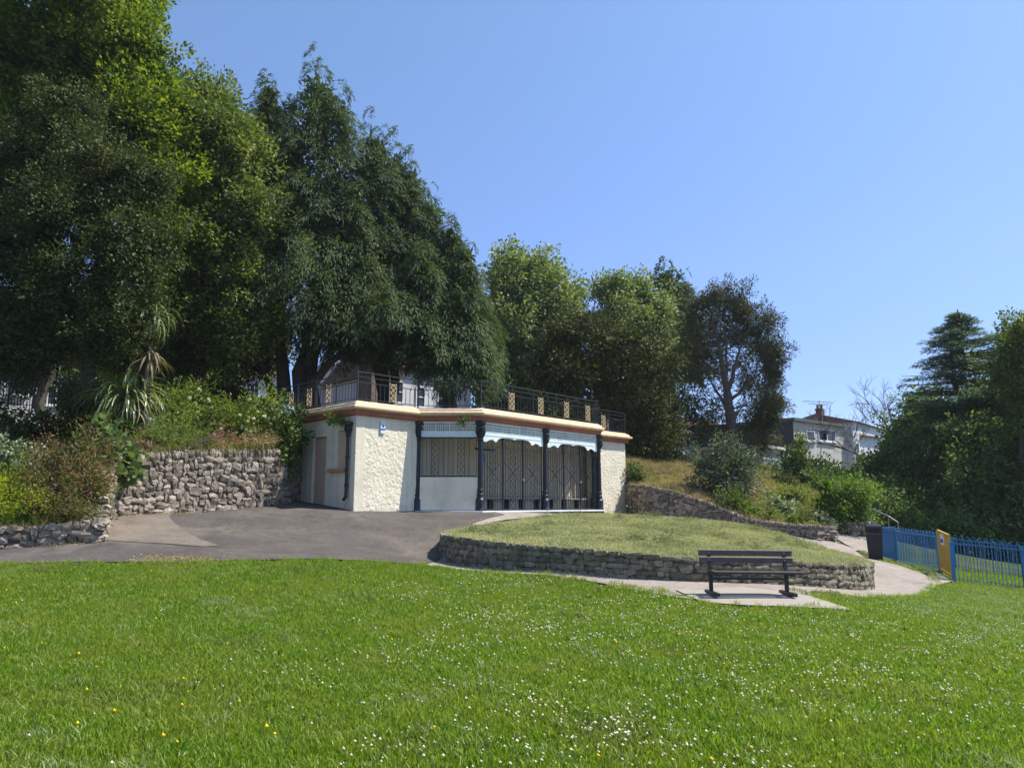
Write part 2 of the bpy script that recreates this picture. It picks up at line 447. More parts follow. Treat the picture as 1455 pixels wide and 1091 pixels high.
L['bedgrass'] = leafmat('grass_mown_dry', (0.23, 0.24, 0.12), (0.41, 0.405, 0.235), (0.56, 0.52, 0.36), trans=0.25, rough=0.8, pscale=0.8)
L['hay'] = leafmat('hay', (0.14, 0.16, 0.07), (0.26, 0.27, 0.13), trans=0.2, rough=0.8)
L['clover'] = leafmat('clover_head', (0.572, 0.528, 0.440), (0.792, 0.770, 0.682), (0.660, 0.462, 0.418), trans=0.2, rough=0.8)
L['butter'] = leafmat('buttercup', (0.65, 0.45, 0.01), (0.8, 0.6, 0.02), trans=0.2, rough=0.4)

# ------------------------------------------------------------------ terrain
def rbf(points, c=1.2):
    pts = np.array(points, dtype=float)
    xy, z = pts[:, :2], pts[:, 2]
    d = np.sqrt(((xy[:, None] - xy[None]) ** 2).sum(-1) + c * c)
    n = len(pts)
    A = np.zeros((n + 3, n + 3)); A[:n, :n] = d; A[:n, n] = 1; A[n, :n] = 1
    A[:n, n + 1:] = xy * 0.01; A[n + 1:, :n] = xy.T * 0.01
    A[:n, :n] += np.eye(n) * -0.004
    w = np.linalg.solve(A, np.concatenate([z, [0, 0, 0]]))
    def f(x, y):
        x = np.asarray(x, float); y = np.asarray(y, float)
        sh = np.broadcast(x, y).shape
        x = np.broadcast_to(x, sh).ravel(); y = np.broadcast_to(y, sh).ravel()
        r = np.empty(len(x))
        for s in range(0, len(x), 20000):
            xs, ys = x[s:s + 20000], y[s:s + 20000]
            dd = np.sqrt((xs[:, None] - xy[None, :, 0]) ** 2 + (ys[:, None] - xy[None, :, 1]) ** 2 + c * c)
            r[s:s + 20000] = dd @ w[:n] + w[n] + 0.01 * (xs * w[n + 1] + ys * w[n + 2])
        return r.reshape(sh) if sh else float(r[0])
    return f

def pt(px, py, d, dz=0.0):
    p = P(px, py, d); return (p.x, p.y, p.z + dz)

G_CTRL = [(-8, 0, 0.05), (0, 0, 0), (8, 0, -.12), (-8, 5, .12), (0, 4, 0), (8, 5, -.2), (0, -12, 0), (-20, 0, .2), (20, 0, -.6), (-20, -15, 0), (20, -15, -.6),
          (-4, 8, .16), (3, 8, .0), (-9, 9, .28), (0, 8, .08),
          pt(0, 803, 13), pt(250, 800, 13.5), pt(500, 798, 14.5), pt(600, 803, 15.6), pt(700, 815, 14.3), pt(850, 830, 13.1), pt(1000, 857, 11.9), pt(1210, 868, 11.6),
          pt(630, 790, 17.8), pt(800, 812, 14.0), pt(911, 820, 13.55), pt(1100, 830, 13.7), pt(1225, 829, 16.8), pt(1225, 800, 19.5),
          pt(502, 728.5, 21), pt(590, 729, 22.4), pt(682, 730, 22.5), pt(450, 717.5, 22.6), pt(432, 714, 23.2), pt(390, 721, 21), pt(270, 730, 19), pt(155, 738, 17), pt(145, 773, 15), pt(0, 782, 14.5), pt(300, 765, 16.5),
          (3.24, 18.2, .6), (3.6, 26.3, 1.1), pt(925, 735, 28.4), pt(1001, 745, 27.2), pt(1064, 754, 26.2), pt(1120, 762, 25.2), pt(1160, 769, 24.8), pt(1190, 772, 25), pt(1240, 768, 27), pt(1258, 799, 22),
          pt(1273, 800, 22.6), pt(1338, 815, 20), pt(1357, 826.5, 19), pt(1455, 838, 18.4), pt(1257, 795, 25.6), pt(1357, 807, 25), pt(1455, 820, 24), (24, 20, -1.1),
          pt(1455, 900, 11.5), pt(1455, 1000, 6.9), (30, 30, -1.2), (20, 32, -.7), (40, 10, -1.2),
          (-30, 14, 1.0), (-30, 40, 1.2), (0, 40, 1.0), (60, 60, -1.5), (-60, 60, 1), (0, 100, 0), (100, 0, -2), (-100, 0, 1), (0, -100, 0), (200, 200, -2), (-200, 200, 0), (200, -200, -2), (-200, -200, 0)]
GZ = rbf(G_CTRL)

# retaining-wall lines (plan)
W_LOW = [(-13.5, 13.6), XY(0, 782, 14.4), XY(70, 778, 14.7), XY(143, 773, 15.0)]
W_RET = [XY(143, 773, 15.0), (-8.75, 16.2), XY(156, 738, 17)]
W_SUN = [XY(156, 738, 17), XY(270, 730, 19), XY(390, 720, 21)]
W_SHD = [XY(390, 720, 21), (-6.62, 23.07)]
W_R = [(4.8, 30.9), XY(925, 720, 28.6), XY(1001, 735, 27.4), XY(1064, 760, 26.4), XY(1120, 765, 25.4), XY(1160, 770, 24.9), XY(1185, 772, 25.1), XY(1189, 771, 25.8)]
W_R2 = [XY(1189, 768, 27.6), XY(1215, 768, 27.2), XY(1238, 766, 27.3), XY(1246, 764, 28.3)]
L0, L1, B1, B3 = XY(504, 670, 21), XY(592, 665, 22.65), XY(682.5, 665, 22.65), XY(851, 670, 27.4)
R1, R2 = (B3[0], 29.35), XY(889, 670, 31.0)
S1, BR = (L0[0] - 3.25, L0[1] + 3.25), (R2[0] - 3.2, R2[1] + 3.2)
SLAB, EAVE, TERR = 1.39, 4.14, 4.55

H_CTRL = [(-13.5, 13.6, 1.35), pt(0, 752, 14.4), pt(70, 748, 14.7), pt(143, 742, 15.0), pt(156, 662, 17, -.1), pt(270, 642, 19, -.1), pt(390, 641, 21, -.1), (-6.62, 23.07, 3.2),
          (-13, 17, 2.3), (-16, 16, 2.3), (-12, 21, 3.6), (-9, 21.5, 3.5), (-9, 25, 4.1), (-14, 26, 4.3), (-7.8, 24.6, 3.9), (-6, 27, 4.3), (-2, 31, 4.35), (1.6, 34.6, 4.3), (-20, 30, 4.5), (-10, 38, 4.6), (-30, 20, 4), (-60, 30, 5), (0, 45, 4.8),
          pt(896, 689, 30.6), pt(925, 692, 28.6), pt(1001, 713, 27.4), pt(1064, 738, 26.4), pt(1120, 746, 25.4), pt(1160, 748, 24.9), pt(1187, 750, 25.3), pt(1189, 748, 25.9),
          pt(900, 663, 32.5), pt(985, 667, 33.5), pt(1000, 695, 29), pt(1085, 690, 31), pt(1075, 668, 36), pt(1100, 664, 42), pt(1150, 742, 27), pt(1189, 745, 27.6), pt(1215, 743, 27.5), pt(1238, 741, 27.6), pt(1246, 742, 28.4), pt(1180, 725, 31), pt(1240, 722, 33), pt(1275, 745, 32), (14.8, 29, 0.0), (16, 31, -.6), (22, 36, -.7), (30, 45, -.5), (15, 50, 3.5), (20, 55, 4), (35, 70, 3), (60, 60, 0),
          (0, 70, 6), (-50, 90, 8), (50, 110, 6), (0, 150, 8), (150, 150, 4), (-150, 150, 8), (150, 60, -1), (-150, 40, 6)]
HZ = rbf(H_CTRL)

def cdt_mesh(outline, step, holes=(), jitter=0.3, seed=1):
    """triangulate a polygon with interior points about `step` apart; returns verts2d, tris"""
    rng = random.Random(seed)
    def dens(poly):
        r = []
        for i, a in enumerate(poly):
            b = poly[(i + 1) % len(poly)]
            n = max(1, int(math.dist(a, b) / step))
            r += [(a[0] + (b[0] - a[0]) * k / n, a[1] + (b[1] - a[1]) * k / n) for k in range(n)]
        return r
    out = dens(outline)
    hs = [dens(h) for h in holes]
    V = [Vector(p) for p in out]; E = [(i, (i + 1) % len(out)) for i in range(len(out))]
    for h in hs:
        b = len(V); V += [Vector(p) for p in h]; E += [(b + i, b + (i + 1) % len(h)) for i in range(len(h))]
    xs = [p[0] for p in out]; ys = [p[1] for p in out]
    gx = np.arange(min(xs) + step / 2, max(xs), step); gy = np.arange(min(ys) + step / 2, max(ys), step)
    X, Y = np.meshgrid(gx, gy); X = X.ravel(); Y = Y.ravel()
    ins = inpoly(X, Y, out)
    for h in hs: ins &= ~inpoly(X, Y, h)
    for x, y in zip(X[ins], Y[ins]):
        V.append(Vector((x + rng.uniform(-jitter, jitter) * step, y + rng.uniform(-jitter, jitter) * step)))
    r = delaunay_2d_cdt(V, E, [], 0, 1e-4)
    vv = np.array([(v.x, v.y) for v in r[0]]); ff = np.array([f for f in r[2] if len(f) == 3])
    c = vv[ff].mean(1)
    keep = inpoly(c[:, 0], c[:, 1], out)
    for h in hs: keep &= ~inpoly(c[:, 0], c[:, 1], h)
    ff = ff[keep]
    a = vv[ff]
    area = (a[:, 1, 0] - a[:, 0, 0]) * (a[:, 2, 1] - a[:, 0, 1]) - (a[:, 2, 0] - a[:, 0, 0]) * (a[:, 1, 1] - a[:, 0, 1])
    ff[area < 0] = ff[area < 0][:, ::-1]
    return vv, ff[np.abs(area) > 1e-7]

def inpoly(x, y, poly):
    x = np.asarray(x); y = np.asarray(y)
    ins = np.zeros(x.shape, bool)
    n = len(poly)
    for i in range(n):
        x0, y0 = poly[i][0], poly[i][1]; x1, y1 = poly[(i + 1) % n][0], poly[(i + 1) % n][1]
        if y0 == y1: continue
        c = ((y0 > y) != (y1 > y)) & (x < (x1 - x0) * (y - y0) / (y1 - y0) + x0)
        ins ^= c
    return ins

def sheet(name, outline, step, zf, off, mat, holes=(), skirt=0.0):
    vv, ff = cdt_mesh(outline, step, holes)
    z = zf(vv[:, 0], vv[:, 1]) + off
    me = np_mesh(name, np.column_stack([vv, z]), ff, [mat], smooth=True)
    o = link_mesh(name, me)
    return tagit(o, kind='structure')

# the ground: fine near the camera, coarse out to the horizon
def ground():
    xs = np.concatenate([np.linspace(-900, -60, 12), np.arange(-50, -22, 4), np.arange(-20, 26, .5), np.arange(28, 60, 4), np.linspace(70, 900, 12)])
    ys = np.concatenate([np.linspace(-900, -60, 12), np.arange(-50, -6, 4), np.arange(-4, 32, .5), np.arange(34, 60, 4), np.linspace(70, 900, 12)])
    X, Y = np.meshgrid(xs, ys)
    Z = GZ(X, Y)
    far = np.clip((np.hypot(X, Y) - 150) / 150, 0, 1)
    Z = Z * (1 - far) - 1.0 * far
    n, m = X.shape
    i = np.arange(n * m).reshape(n, m)
    f = np.stack([i[:-1, :-1], i[:-1, 1:], i[1:, 1:], i[1:, :-1]], -1).reshape(-1, 4)
    me = np_mesh('ground', np.column_stack([X.ravel(), Y.ravel(), Z.ravel()]), f, [M['grassground']], smooth=True)
    tagit(link_mesh('ground', me), kind='structure')
ground()

CIR = (3.24, 18.2); CR = 4.94
def circ(r, n=72, c=CIR): return [(c[0] + r * math.cos(2 * math.pi * k / n), c[1] + r * math.sin(2 * math.pi * k / n)) for k in range(n)]

FA2, FA, FG0, FG1 = XY(1256, 790, 25.6), XY(1274, 800, 22.6), XY(1337, 815, 20.05), XY(1356, 826, 19.0)
# concrete path right round the planted bed, and tarmac forecourt
PATH_OUT = [XY(560, 800, 15.3), XY(600, 804, 15.2), XY(700, 816.5, 14.2), XY(850, 831, 13.1), XY(930, 845, 12.4), XY(985, 853, 12.0), XY(1150, 851, 12.6), XY(1225, 846, 13.2), XY(1300, 840, 15.0), XY(1331, 829, 17.6),
            (FG1[0] - .1, FG1[1] - .1), (FG0[0] - .15, FG0[1]), XY(1300, 812, 19.6), XY(1270, 806, 20.6), XY(1240, 799, 21.8), XY(1228, 790, 22.4), XY(1215, 778, 24.0), XY(1240, 769, 26.2), (14.2, 27.4), XY(1215, 767.5, 27.3), XY(1189, 768, 27.7), (11.6, 26.8),
            (11.3, 24.6), (8.6, 26.0), (5.5, 28.5), (4.4, 30.6), (3.3, 29.0), (2.9, 27.2), (-1.0, 22.9), (-1.7, 18.0)]
path = sheet('path', PATH_OUT, .5, GZ, .035, M['concrete'], holes=[circ(CR - .15)])
TARM_OUT = [(-14.5, 12.6), XY(0, 806, 12.9), XY(250, 801, 13.4), XY(500, 799, 14.4), XY(600, 804.5, 15.2), (-1.62, 16.9), (-1.75, 18.4), (-1.15, 20.8), (-.2, 22.4), (-.6, 23.0), (-3, 22.9), (-4.5, 21.2), (-6.9, 23.8), (-6.9, 21.0), (-8.0, 19.0), (-9.45, 17.0), (-8.9, 16.2), (-8.6, 14.9), (-10.5, 14.7), (-14.5, 13.8)]
tarmac = sheet('forecourt', TARM_OUT, .5, GZ, .050, M['tarmac'])
APRON = [XY(148, 771, 15.1), XY(190, 771.5, 15.1), XY(240, 772, 15.2), XY(290, 774, 15.2), XY(312, 771, 15.5), XY(285, 765, 16.0), XY(262, 759, 16.6), XY(245, 752, 17.3), XY(239, 746, 17.9), XY(246, 740, 18.4), XY(268, 735.5, 18.8), XY(310, 730.5, 19.5), XY(350, 726, 20.3), XY(388, 722, 20.9), XY(330, 727, 19.9), XY(270, 731.5, 18.9), XY(160, 738, 17.0)]
sheet('concrete_apron', APRON, .5, GZ, .062, M['apron'])
PAD = [XY(960, 851, 12.6), XY(1000, 862, 11.75), XY(1060, 866.5, 11.55), XY(1216, 869, 11.4), XY(1150, 852, 12.5), XY(1060, 846, 12.9)]
sheet('concrete_pad', PAD, .4, GZ, .052, M['pad'])

# the banked ground behind the retaining walls
HILL = W_LOW + W_RET[1:] + W_SUN[1:] + [W_SHD[1], (-6.95, 23.5), S1, BR, (R2[0] - .3, R2[1] + .4)] + W_R[0:] + W_R2 + [(14.4, 28.6), (16.5, 30.5), (30, 44), (60, 60), (160, 70), (160, 160), (-160, 160), (-160, 16)]
def hill():
    near = [p for p in HILL]
    vv, ff = cdt_mesh(near[:-6] + [(30, 44), (30, 60), (-40, 60), (-40, 14.5)], .6)
    z = HZ(vv[:, 0], vv[:, 1])
    me = np_mesh('hillside', np.column_stack([vv, z]), ff, [M['soil']], smooth=True)
    tagit(link_mesh('hillside', me), kind='structure')
    xs = np.concatenate([np.linspace(-400, -50, 8), np.linspace(-40, 30, 15), np.linspace(40, 400, 9)]); ys = np.linspace(60, 400, 12)
    X, Y = np.meshgrid(xs, ys); Z = HZ(X, np.minimum(Y, 150)) ; Z = np.clip(Z, -2, 9)
    n, m = X.shape; i = np.arange(n * m).reshape(n, m)
    f = np.stack([i[:-1, :-1], i[:-1, 1:], i[1:, 1:], i[1:, :-1]], -1).reshape(-1, 4)
    tagit(link_mesh('far_ground', np_mesh('far_ground', np.column_stack([X.ravel(), Y.ravel(), Z.ravel()]), f, [M['grassground']], smooth=True)), kind='structure')
hill()

# the raised turf of the round bed
def rim_z():
    c = [(6, .86, 630, 758, 17.8)]
    pts = [pt(632, 759, 17.7), pt(660, 765, 15.6), pt(700, 771, 14.7), pt(800, 778, 13.95), pt(911, 787, 13.4), pt(1000, 794, 13.35), pt(1100, 797.5, 13.6), pt(1180, 798.5, 14.6), pt(1222, 797, 16.6), pt(1215, 783, 19.2), pt(1170, 764, 20.7), pt(1100, 746, 22.1), pt(1000, 736, 23.0), pt(900, 732, 23.2), pt(800, 731, 22.8), pt(700, 743, 21.4), pt(650, 753, 19.6)]
    return pts
RIM = rbf(rim_z(), 2.0)
def BZ(x, y):
    r2 = (np.asarray(x) - CIR[0]) ** 2 + (np.asarray(y) - CIR[1]) ** 2
    return RIM(x, y) + .16 * np.clip(1 - r2 / (CR * CR), 0, 1)
sheet('raised_turf', circ(CR - .06), .35, lambda x, y: BZ(x, y), -.03, M['bedground'])

# ------------------------------------------------------------------ dry-stone walls
def stone_meshes(mat, n=14, seed=5, jit=.12):
    rng = np.random.default_rng(seed)
    res = []
    for k in range(n):
        import bmesh
        bm = bmesh.new()
        bmesh.ops.create_cube(bm, size=1.0)
        bmesh.ops.subdivide_edges(bm, edges=bm.edges[:], cuts=1, use_grid_fill=True)
        for v in bm.verts:
            r = v.co.copy()
            nz = sum(abs(abs(c) - .5) < .01 for c in r)
            s = {3: .78, 2: .92, 1: 1.05}.get(nz, 1)
            v.co = Vector((r.x * s, r.y * s, r.z * s)) + Vector(rng.uniform(-jit, jit, 3))
        bmesh.ops.triangulate(bm, faces=bm.faces[:])
        me = bpy.data.meshes.new('stone'); bm.to_mesh(me); bm.free()
        me.materials.append(mat)
        res.append(me)
    return res
STONES = {'stone': stone_meshes(M['stone'], 14, 5), 'stone_lichen': stone_meshes(M['stone_lichen'], 14, 8, .06)}

class Line:
    def __init__(self, pts):
        self.p = [Vector((a[0], a[1])) for a in pts]
        self.s = [0]
        for a, b in zip(self.p, self.p[1:]): self.s.append(self.s[-1] + (b - a).length)
        self.L = self.s[-1]
    def at(self, s):
        s = min(max(s, 0), self.L - 1e-6)
        for i in range(len(self.p) - 1):
            if s <= self.s[i + 1]:
                t = (s - self.s[i]) / (self.s[i + 1] - self.s[i])
                d = (self.p[i + 1] - self.p[i]).normalized()
                return self.p[i].lerp(self.p[i + 1], t), d
        return self.p[-1], d

def stone_wall(name, label, line_pts, zb, zt, out, mat, sw, sh, seed, thick=.3, coping=0.0, group=None, closed=False, max_parts=290, cat='stone wall', vis=None, zdrop=.12, neat=1.0):
    """line_pts: foot of the visible face; out=+1 if the face looks to the right of the direction of travel"""
    rng = random.Random(seed)
    ln = Line(line_pts)
    a0 = ln.p[0]
    root = empty(name, (a0.x, a0.y, zb(a0.x, a0.y)), label, cat, group)
    # core, set back from the faces of the stones
    core = MB(); n = max(2, int(ln.L / .3)); rows = []
    for i in range(n + 1):
        p, d = ln.at(ln.L * i / n)
        nr = Vector((d.y, -d.x)) * out
        f = p - nr * .022; b = p - nr * thick
        z0 = zb(p.x, p.y) - .35; z1 = zt(p.x, p.y) - .03
        rows.append([(f.x, f.y, z0), (f.x, f.y, z1), (b.x, b.y, z1), (b.x, b.y, z0)])
    vs = [v for r in rows for v in r]; fs = []
    for i in range(n):
        for k in range(4):
            a = i * 4 + k; b = i * 4 + (k + 1) % 4
            fs.append((a, b, b + 4, a + 4))
    fs += [(3, 2, 1, 0), (n * 4, n * 4 + 1, n * 4 + 2, n * 4 + 3)]
    core.add(vs, fs)
    core.build('wall_core', M['mortar'], root)
    place = []
    H = max(zt(q.x, q.y) - zb(q.x, q.y) for q in [ln.at(ln.L * k / 20)[0] for k in range(21)])
    ncourse = max(2, round((H - coping) / sh))
    for c in range(ncourse):
        s = -rng.uniform(0, sw)
        while s < ln.L:
            w = sw * rng.choice((rng.uniform(.4, .8), rng.uniform(.7, 1.3), rng.uniform(1.1, 1.8)))
            sc = min(max(s + w / 2, .02), ln.L - .02)
            p, d = ln.at(sc)
            b_, t_ = zb(p.x, p.y) - zdrop, zt(p.x, p.y) - coping
            ch = (t_ - b_) / ncourse
            if ch > .035:
                place.append((sc, p, d, w, ch, b_ + ch * (c + .5) + rng.uniform(-.22, .22) * ch * neat, 1 + rng.uniform(-.25, .3) * neat))
                if rng.random() < .2 * neat and c < ncourse - 1:      # a tall stone bridging two courses
                    q = place.pop(); place.append((q[0], q[1], q[2], w * .8, ch * 1.7, q[5] + ch * .4, 1.0))
            s += w
    if coping:
        s = 0
        while s < ln.L:
            w = coping * rng.uniform(.45, .8)
            p, d = ln.at(s + w / 2)
            place.append((s, p, d, w, coping * rng.uniform(.9, 1.35), zt(p.x, p.y) - coping * .42, 1.05))
            s += w
    place.sort(key=lambda q: (vis(q[1]) if vis else 0, q[0]))
    bulk = MB()
    variants = STONES[mat]
    for k, (s, p, d, w, h, z, hs) in enumerate(place):
        nr = Vector((d.y, -d.x)) * out
        dep = rng.uniform(.13, .19)
        c = p - nr * (dep * .5 - .02 - rng.uniform(0, .055) * neat)
        rz = math.atan2(d.y, d.x) + rng.uniform(-.12, .12)
        roll = rng.gauss(0, .15 * neat)
        sc = (max(.05, w * 1.12 - .008), dep, max(.035, h * hs * 1.06))
        me = variants[rng.randrange(len(variants))]
        fl = rng.random() < .5
        if k < max_parts:
            o = link_mesh('stone', me, root)
            o.location = Vector((c.x, c.y, z)) - root.location
            o.rotation_euler = (math.pi if fl else 0, roll, rz)
            o.scale = sc
        else:
            R = Matrix.Rotation(rz, 3, 'Z') @ Matrix.Rotation(roll, 3, 'Y')
            bulk.add([R @ Vector((v.co.x * sc[0], v.co.y * sc[1], v.co.z * sc[2])) + Vector((c.x, c.y, z)) for v in me.vertices], [tuple(f.vertices) for f in me.polygons])
    if bulk.v:
        o = bulk.build('stone', M[mat], root); o['kind'] = 'stuff'
    return root

def lin_z(pts):
    """height along a line: nearest-by-distance blend of control points (x, y, z)"""
    P_ = [Vector((a[0], a[1])) for a in pts]; Z_ = [a[2] for a in pts]
    def f(x, y):
        q = Vector((x, y)); best = None
        for i in range(len(P_) - 1):
            ab = P_[i + 1] - P_[i]; t = max(0, min(1, (q - P_[i]).dot(ab) / ab.length_squared))
            dd = (q - (P_[i] + ab * t)).length
            if best is None or dd < best[0]: best = (dd, Z_[i] + (Z_[i + 1] - Z_[i]) * t)
        return best[1]
    return f

gz = lambda x, y: float(GZ(x, y))
hz = lambda x, y: float(HZ(x, y))
bz = lambda x, y: float(BZ(x, y))

wsun_top = lin_z([pt(156, 652, 17), pt(200, 646, 17.8), pt(270, 641, 19), pt(390, 640, 21)])
stone_wall('retaining_wall', 'tall sunlit rubble stone retaining wall under the white rose bushes, left of the pavilion', W_SUN, gz, wsun_top, +1, 'stone', .185, .14, 3, thick=.5, coping=.16)
wshd_top = lin_z([(-6.9, 21.0, 3.13), (-6.62, 23.07, 3.35)])
stone_wall('retaining_wall', 'shaded end of rubble wall against the side of the pavilion, ivy hanging over it', W_SHD, gz, wshd_top, +1, 'stone', .24, .17, 4, thick=.5)
wlow_top = lin_z([(-13.5, 13.6, 1.40), pt(0, 750, 14.4), pt(70, 745, 14.7), pt(143, 738, 15.0)])
stone_wall('garden_wall', 'low stone garden wall in the left corner under the red flowering shrub', W_LOW, gz, wlow_top, +1, 'stone', .24, .15, 5, thick=.4)
wret_top = lin_z([pt(143, 738, 15.0), (-8.75, 16.2, 2.0), pt(156, 652, 17)])
stone_wall('garden_wall', 'short return of stone wall joining the low garden wall to the tall retaining wall', W_RET, gz, wret_top, +1, 'stone', .24, .17, 6, thick=.4)
wr_top = lin_z([pt(896, 688, 31.0), pt(925, 691, 28.6), pt(1001, 712, 27.4), pt(1064, 737, 26.4), pt(1120, 744.5, 25.4), pt(1160, 746.5, 24.9), pt(1186, 749, 25.1), pt(1189, 749, 25.8)])
stone_wall('retaining_wall', 'long low rubble retaining wall along the foot of the bank right of the pavilion', W_R, gz, wr_top, +1, 'stone', .23, .16, 7, thick=.4, coping=.11, vis=lambda p: 0)
wr2_top = lin_z([pt(1189, 743, 27.6), pt(1215, 743, 27.2), pt(1238, 741, 27.3), pt(1246, 742, 28.3)])
stone_wall('retaining_wall', 'short stone retaining wall behind the litter bin below the bright green bush', W_R2, gz, wr2_top, +1, 'stone', .25, .16, 8, thick=.4, coping=.12)
# the round bed: front arc stone by stone, the far arc as one mass
crc = circ(CR, 96); crc = crc + [crc[0]]
def face_cam(p):
    n = Vector((p.x - CIR[0], p.y - CIR[1])).normalized()
    return 0 if n.dot(Vector((p.x, p.y)).normalized()) < .05 else 1
crim = lambda x, y: bz(x, y) + .02
# the notch in the rim: one missing top stone
stone_wall('planter_wall', 'round low stone wall holding up the raised circle of dry grass', crc, lambda x, y: gz(x, y) + .03, crim, +1, 'stone_lichen', .215, .118, 11, thick=.3, neat=.45, vis=face_cam, max_parts=292, zdrop=.05)

# ------------------------------------------------------------------ the pavilion (old bandstand)
band_root = empty('park_pavilion', (0.3, 26.0, SLAB), 'cream rendered park pavilion with yellow and terracotta cornice, iron columns and roof terrace railing', 'pavilion')
BR_ = band_root
def dirn(a, b): return (Vector((b[0] - a[0], b[1] - a[1]))).normalized()
def off_poly(pts, o):
    r = []
    n = len(pts)
    for i, p in enumerate(pts):
        p = Vector((p[0], p[1]))
        d0 = dirn(pts[i - 1], pts[i]) if i > 0 else dirn(pts[0], pts[1])
        d1 = dirn(pts[i], pts[i + 1]) if i < n - 1 else d0
        n0 = Vector((d0.y, -d0.x)); n1 = Vector((d1.y, -d1.x))
        m = (n0 + n1).normalized()
        r.append(p + m * (o / max(.35, m.dot(n0))))
    return r
def sweep(pts, prof, name, mat, parent, smooth=False):
    mb = MB(); k = len(prof)
    rings = []
    offs = {o: off_poly(pts, o) for o in {q[0] for q in prof}}
    vs = []
    for i in range(len(pts)):
        for o, z in prof: vs.append((offs[o][i].x, offs[o][i].y, z))
    fs = []
    for i in range(len(pts) - 1):
        for j in range(k):
            a = i * k + j; b = i * k + (j + 1) % k
            fs.append((a, a + k, b + k, b))
    fs.append(tuple(range(k))); fs.append(tuple(range(len(pts) * k - 1, (len(pts) - 1) * k - 1, -1)))
    mb.add(vs, fs)
    return mb.build(name, mat, parent, smooth)

PLAN = [S1, L0, L1, B1, B3, R1, R2, BR]

def rough_wall(a, b, z0, z1, t, name, parent, holes=(), amp=.016, mat='cream', step=.035, rough_z=None):
    """wall from a to b (outer face to the right of travel) with openings (s0,s1,z0,z1,depth); face carries real rough render"""
    a = Vector((a[0], a[1])); b = Vector((b[0], b[1])); d = (b - a).normalized(); L_ = (b - a).length
    nr = Vector((d.y, -d.x))
    ss = sorted(set([0, L_] + [h[0] for h in holes] + [h[1] for h in holes]))
    zs = sorted(set([z0, z1] + [h[2] for h in holes] + [h[3] for h in holes]))
    def sub(l):
        r = []
        for p, q in zip(l, l[1:]):
            n = max(1, int((q - p) / step)); r += [p + (q - p) * i / n for i in range(n)]
        return r + [l[-1]]
    ss, zs = sub(ss), sub(zs)
    S, Z = np.meshgrid(ss, zs)
    n, m = S.shape
    D = np.zeros((n, m))
    for i in range(n):
        for j in range(m):
            v = noise.noise(Vector((S[i, j] * 13, Z[i, j] * 13, seed_of(name) + a.x))) * .8 + noise.noise(Vector((S[i, j] * 31, Z[i, j] * 31, 3.3))) * .6
            D[i, j] = amp * v
    if rough_z is not None: D *= np.clip((rough_z - Z) / .15 + .5, .15, 1)
    D[:, 0] = D[:, -1] = 0
    for h in holes:
        inside = (S >= h[0] - 1e-6) & (S <= h[1] + 1e-6) & (Z >= h[2] - 1e-6) & (Z <= h[3] + 1e-6)
        D[inside] = 0
    X = a.x + d.x * S + nr.x * D; Y = a.y + d.y * S + nr.y * D
    idx = np.arange(n * m).reshape(n, m)
    f = np.stack([idx[:-1, :-1], idx[:-1, 1:], idx[1:, 1:], idx[1:, :-1]], -1)
    cs = (S[:-1, :-1] + S[1:, 1:]) / 2; cz = (Z[:-1, :-1] + Z[1:, 1:]) / 2
    keep = np.ones(cs.shape, bool)
    for h in holes: keep &= ~((cs > h[0]) & (cs < h[1]) & (cz > h[2]) & (cz < h[3]))
    V = [(x, y, z) for x, y, z in zip(X.ravel(), Y.ravel(), Z.ravel())]
    F = [tuple(q) for q in f[keep]]
    mb = MB(); mb.add(V, F)
    # reveals, ends and the inner face
    def q4(p): mb.add(p, [(0, 1, 2, 3)])
    def w(s, z, dep): v = a + d * s - nr * dep; return (v.x, v.y, z)
    for s0, s1, h0, h1, dep in holes:
        q4([w(s0, h0, 0), w(s0, h1, 0), w(s0, h1, dep), w(s0, h0, dep)])
        q4([w(s1, h0, dep), w(s1, h1, dep), w(s1, h1, 0), w(s1, h0, 0)])
        q4([w(s0, h1, 0), w(s1, h1, 0), w(s1, h1, dep), w(s0, h1, dep)])
        q4([w(s0, h0, dep), w(s1, h0, dep), w(s1, h0, 0), w(s0, h0, 0)])
        q4([w(s0, h0, dep), w(s0, h1, dep), w(s1, h1, dep), w(s1, h0, dep)])
    q4([w(0, z0, 0), w(0, z1, 0), w(0, z1, t), w(0, z0, t)])
    q4([w(L_, z0, t), w(L_, z1, t), w(L_, z1, 0), w(L_, z0, 0)])
    q4([w(0, z1, 0), w(L_, z1, 0), w(L_, z1, t), w(0, z1, t)])
    q4([w(0, z0, t), w(0, z1, t), w(L_, z1, t), w(L_, z0, t)])
    return mb.build(name, M[mat], parent)
def seed_of(s): return sum(map(ord, s)) % 17

# openings on the shaded left side: distances measured from the corner L0 along the side
ls = (Vector(S1) - Vector(L0)).length
door_z0 = 1.50
side_holes = [(ls - 2.36, ls - 1.58, door_z0, 3.62, .16), (ls - .95, ls - .36, 2.60, 3.74, .12)]
side_wall = rough_wall(S1, L0, .95, EAVE, .3, 'side_wall', BR_, side_holes, amp=.006, step=.06)
rough_wall(L0, L1, .95, EAVE, .3, 'wing_wall', BR_, (), amp=.012, step=.026, rough_z=EAVE - .22)
rough_wall(R1, R2, .95, EAVE, .3, 'wing_wall', BR_, (), amp=.012, step=.026, rough_z=EAVE - .22)
rough_wall(R2, BR, .95, EAVE, .3, 'side_wall', BR_, (), amp=.01, step=.1)
rough_wall(BR, S1, .95, EAVE, .3, 'rear_wall', BR_, (), amp=.01, step=.3)
dS = dirn(S1, L0); nS = Vector((dS.y, -dS.x))
def onside(s, o=0.0):           # s measured from the corner L0
    return Vector(L0) - dS * s + nS * o
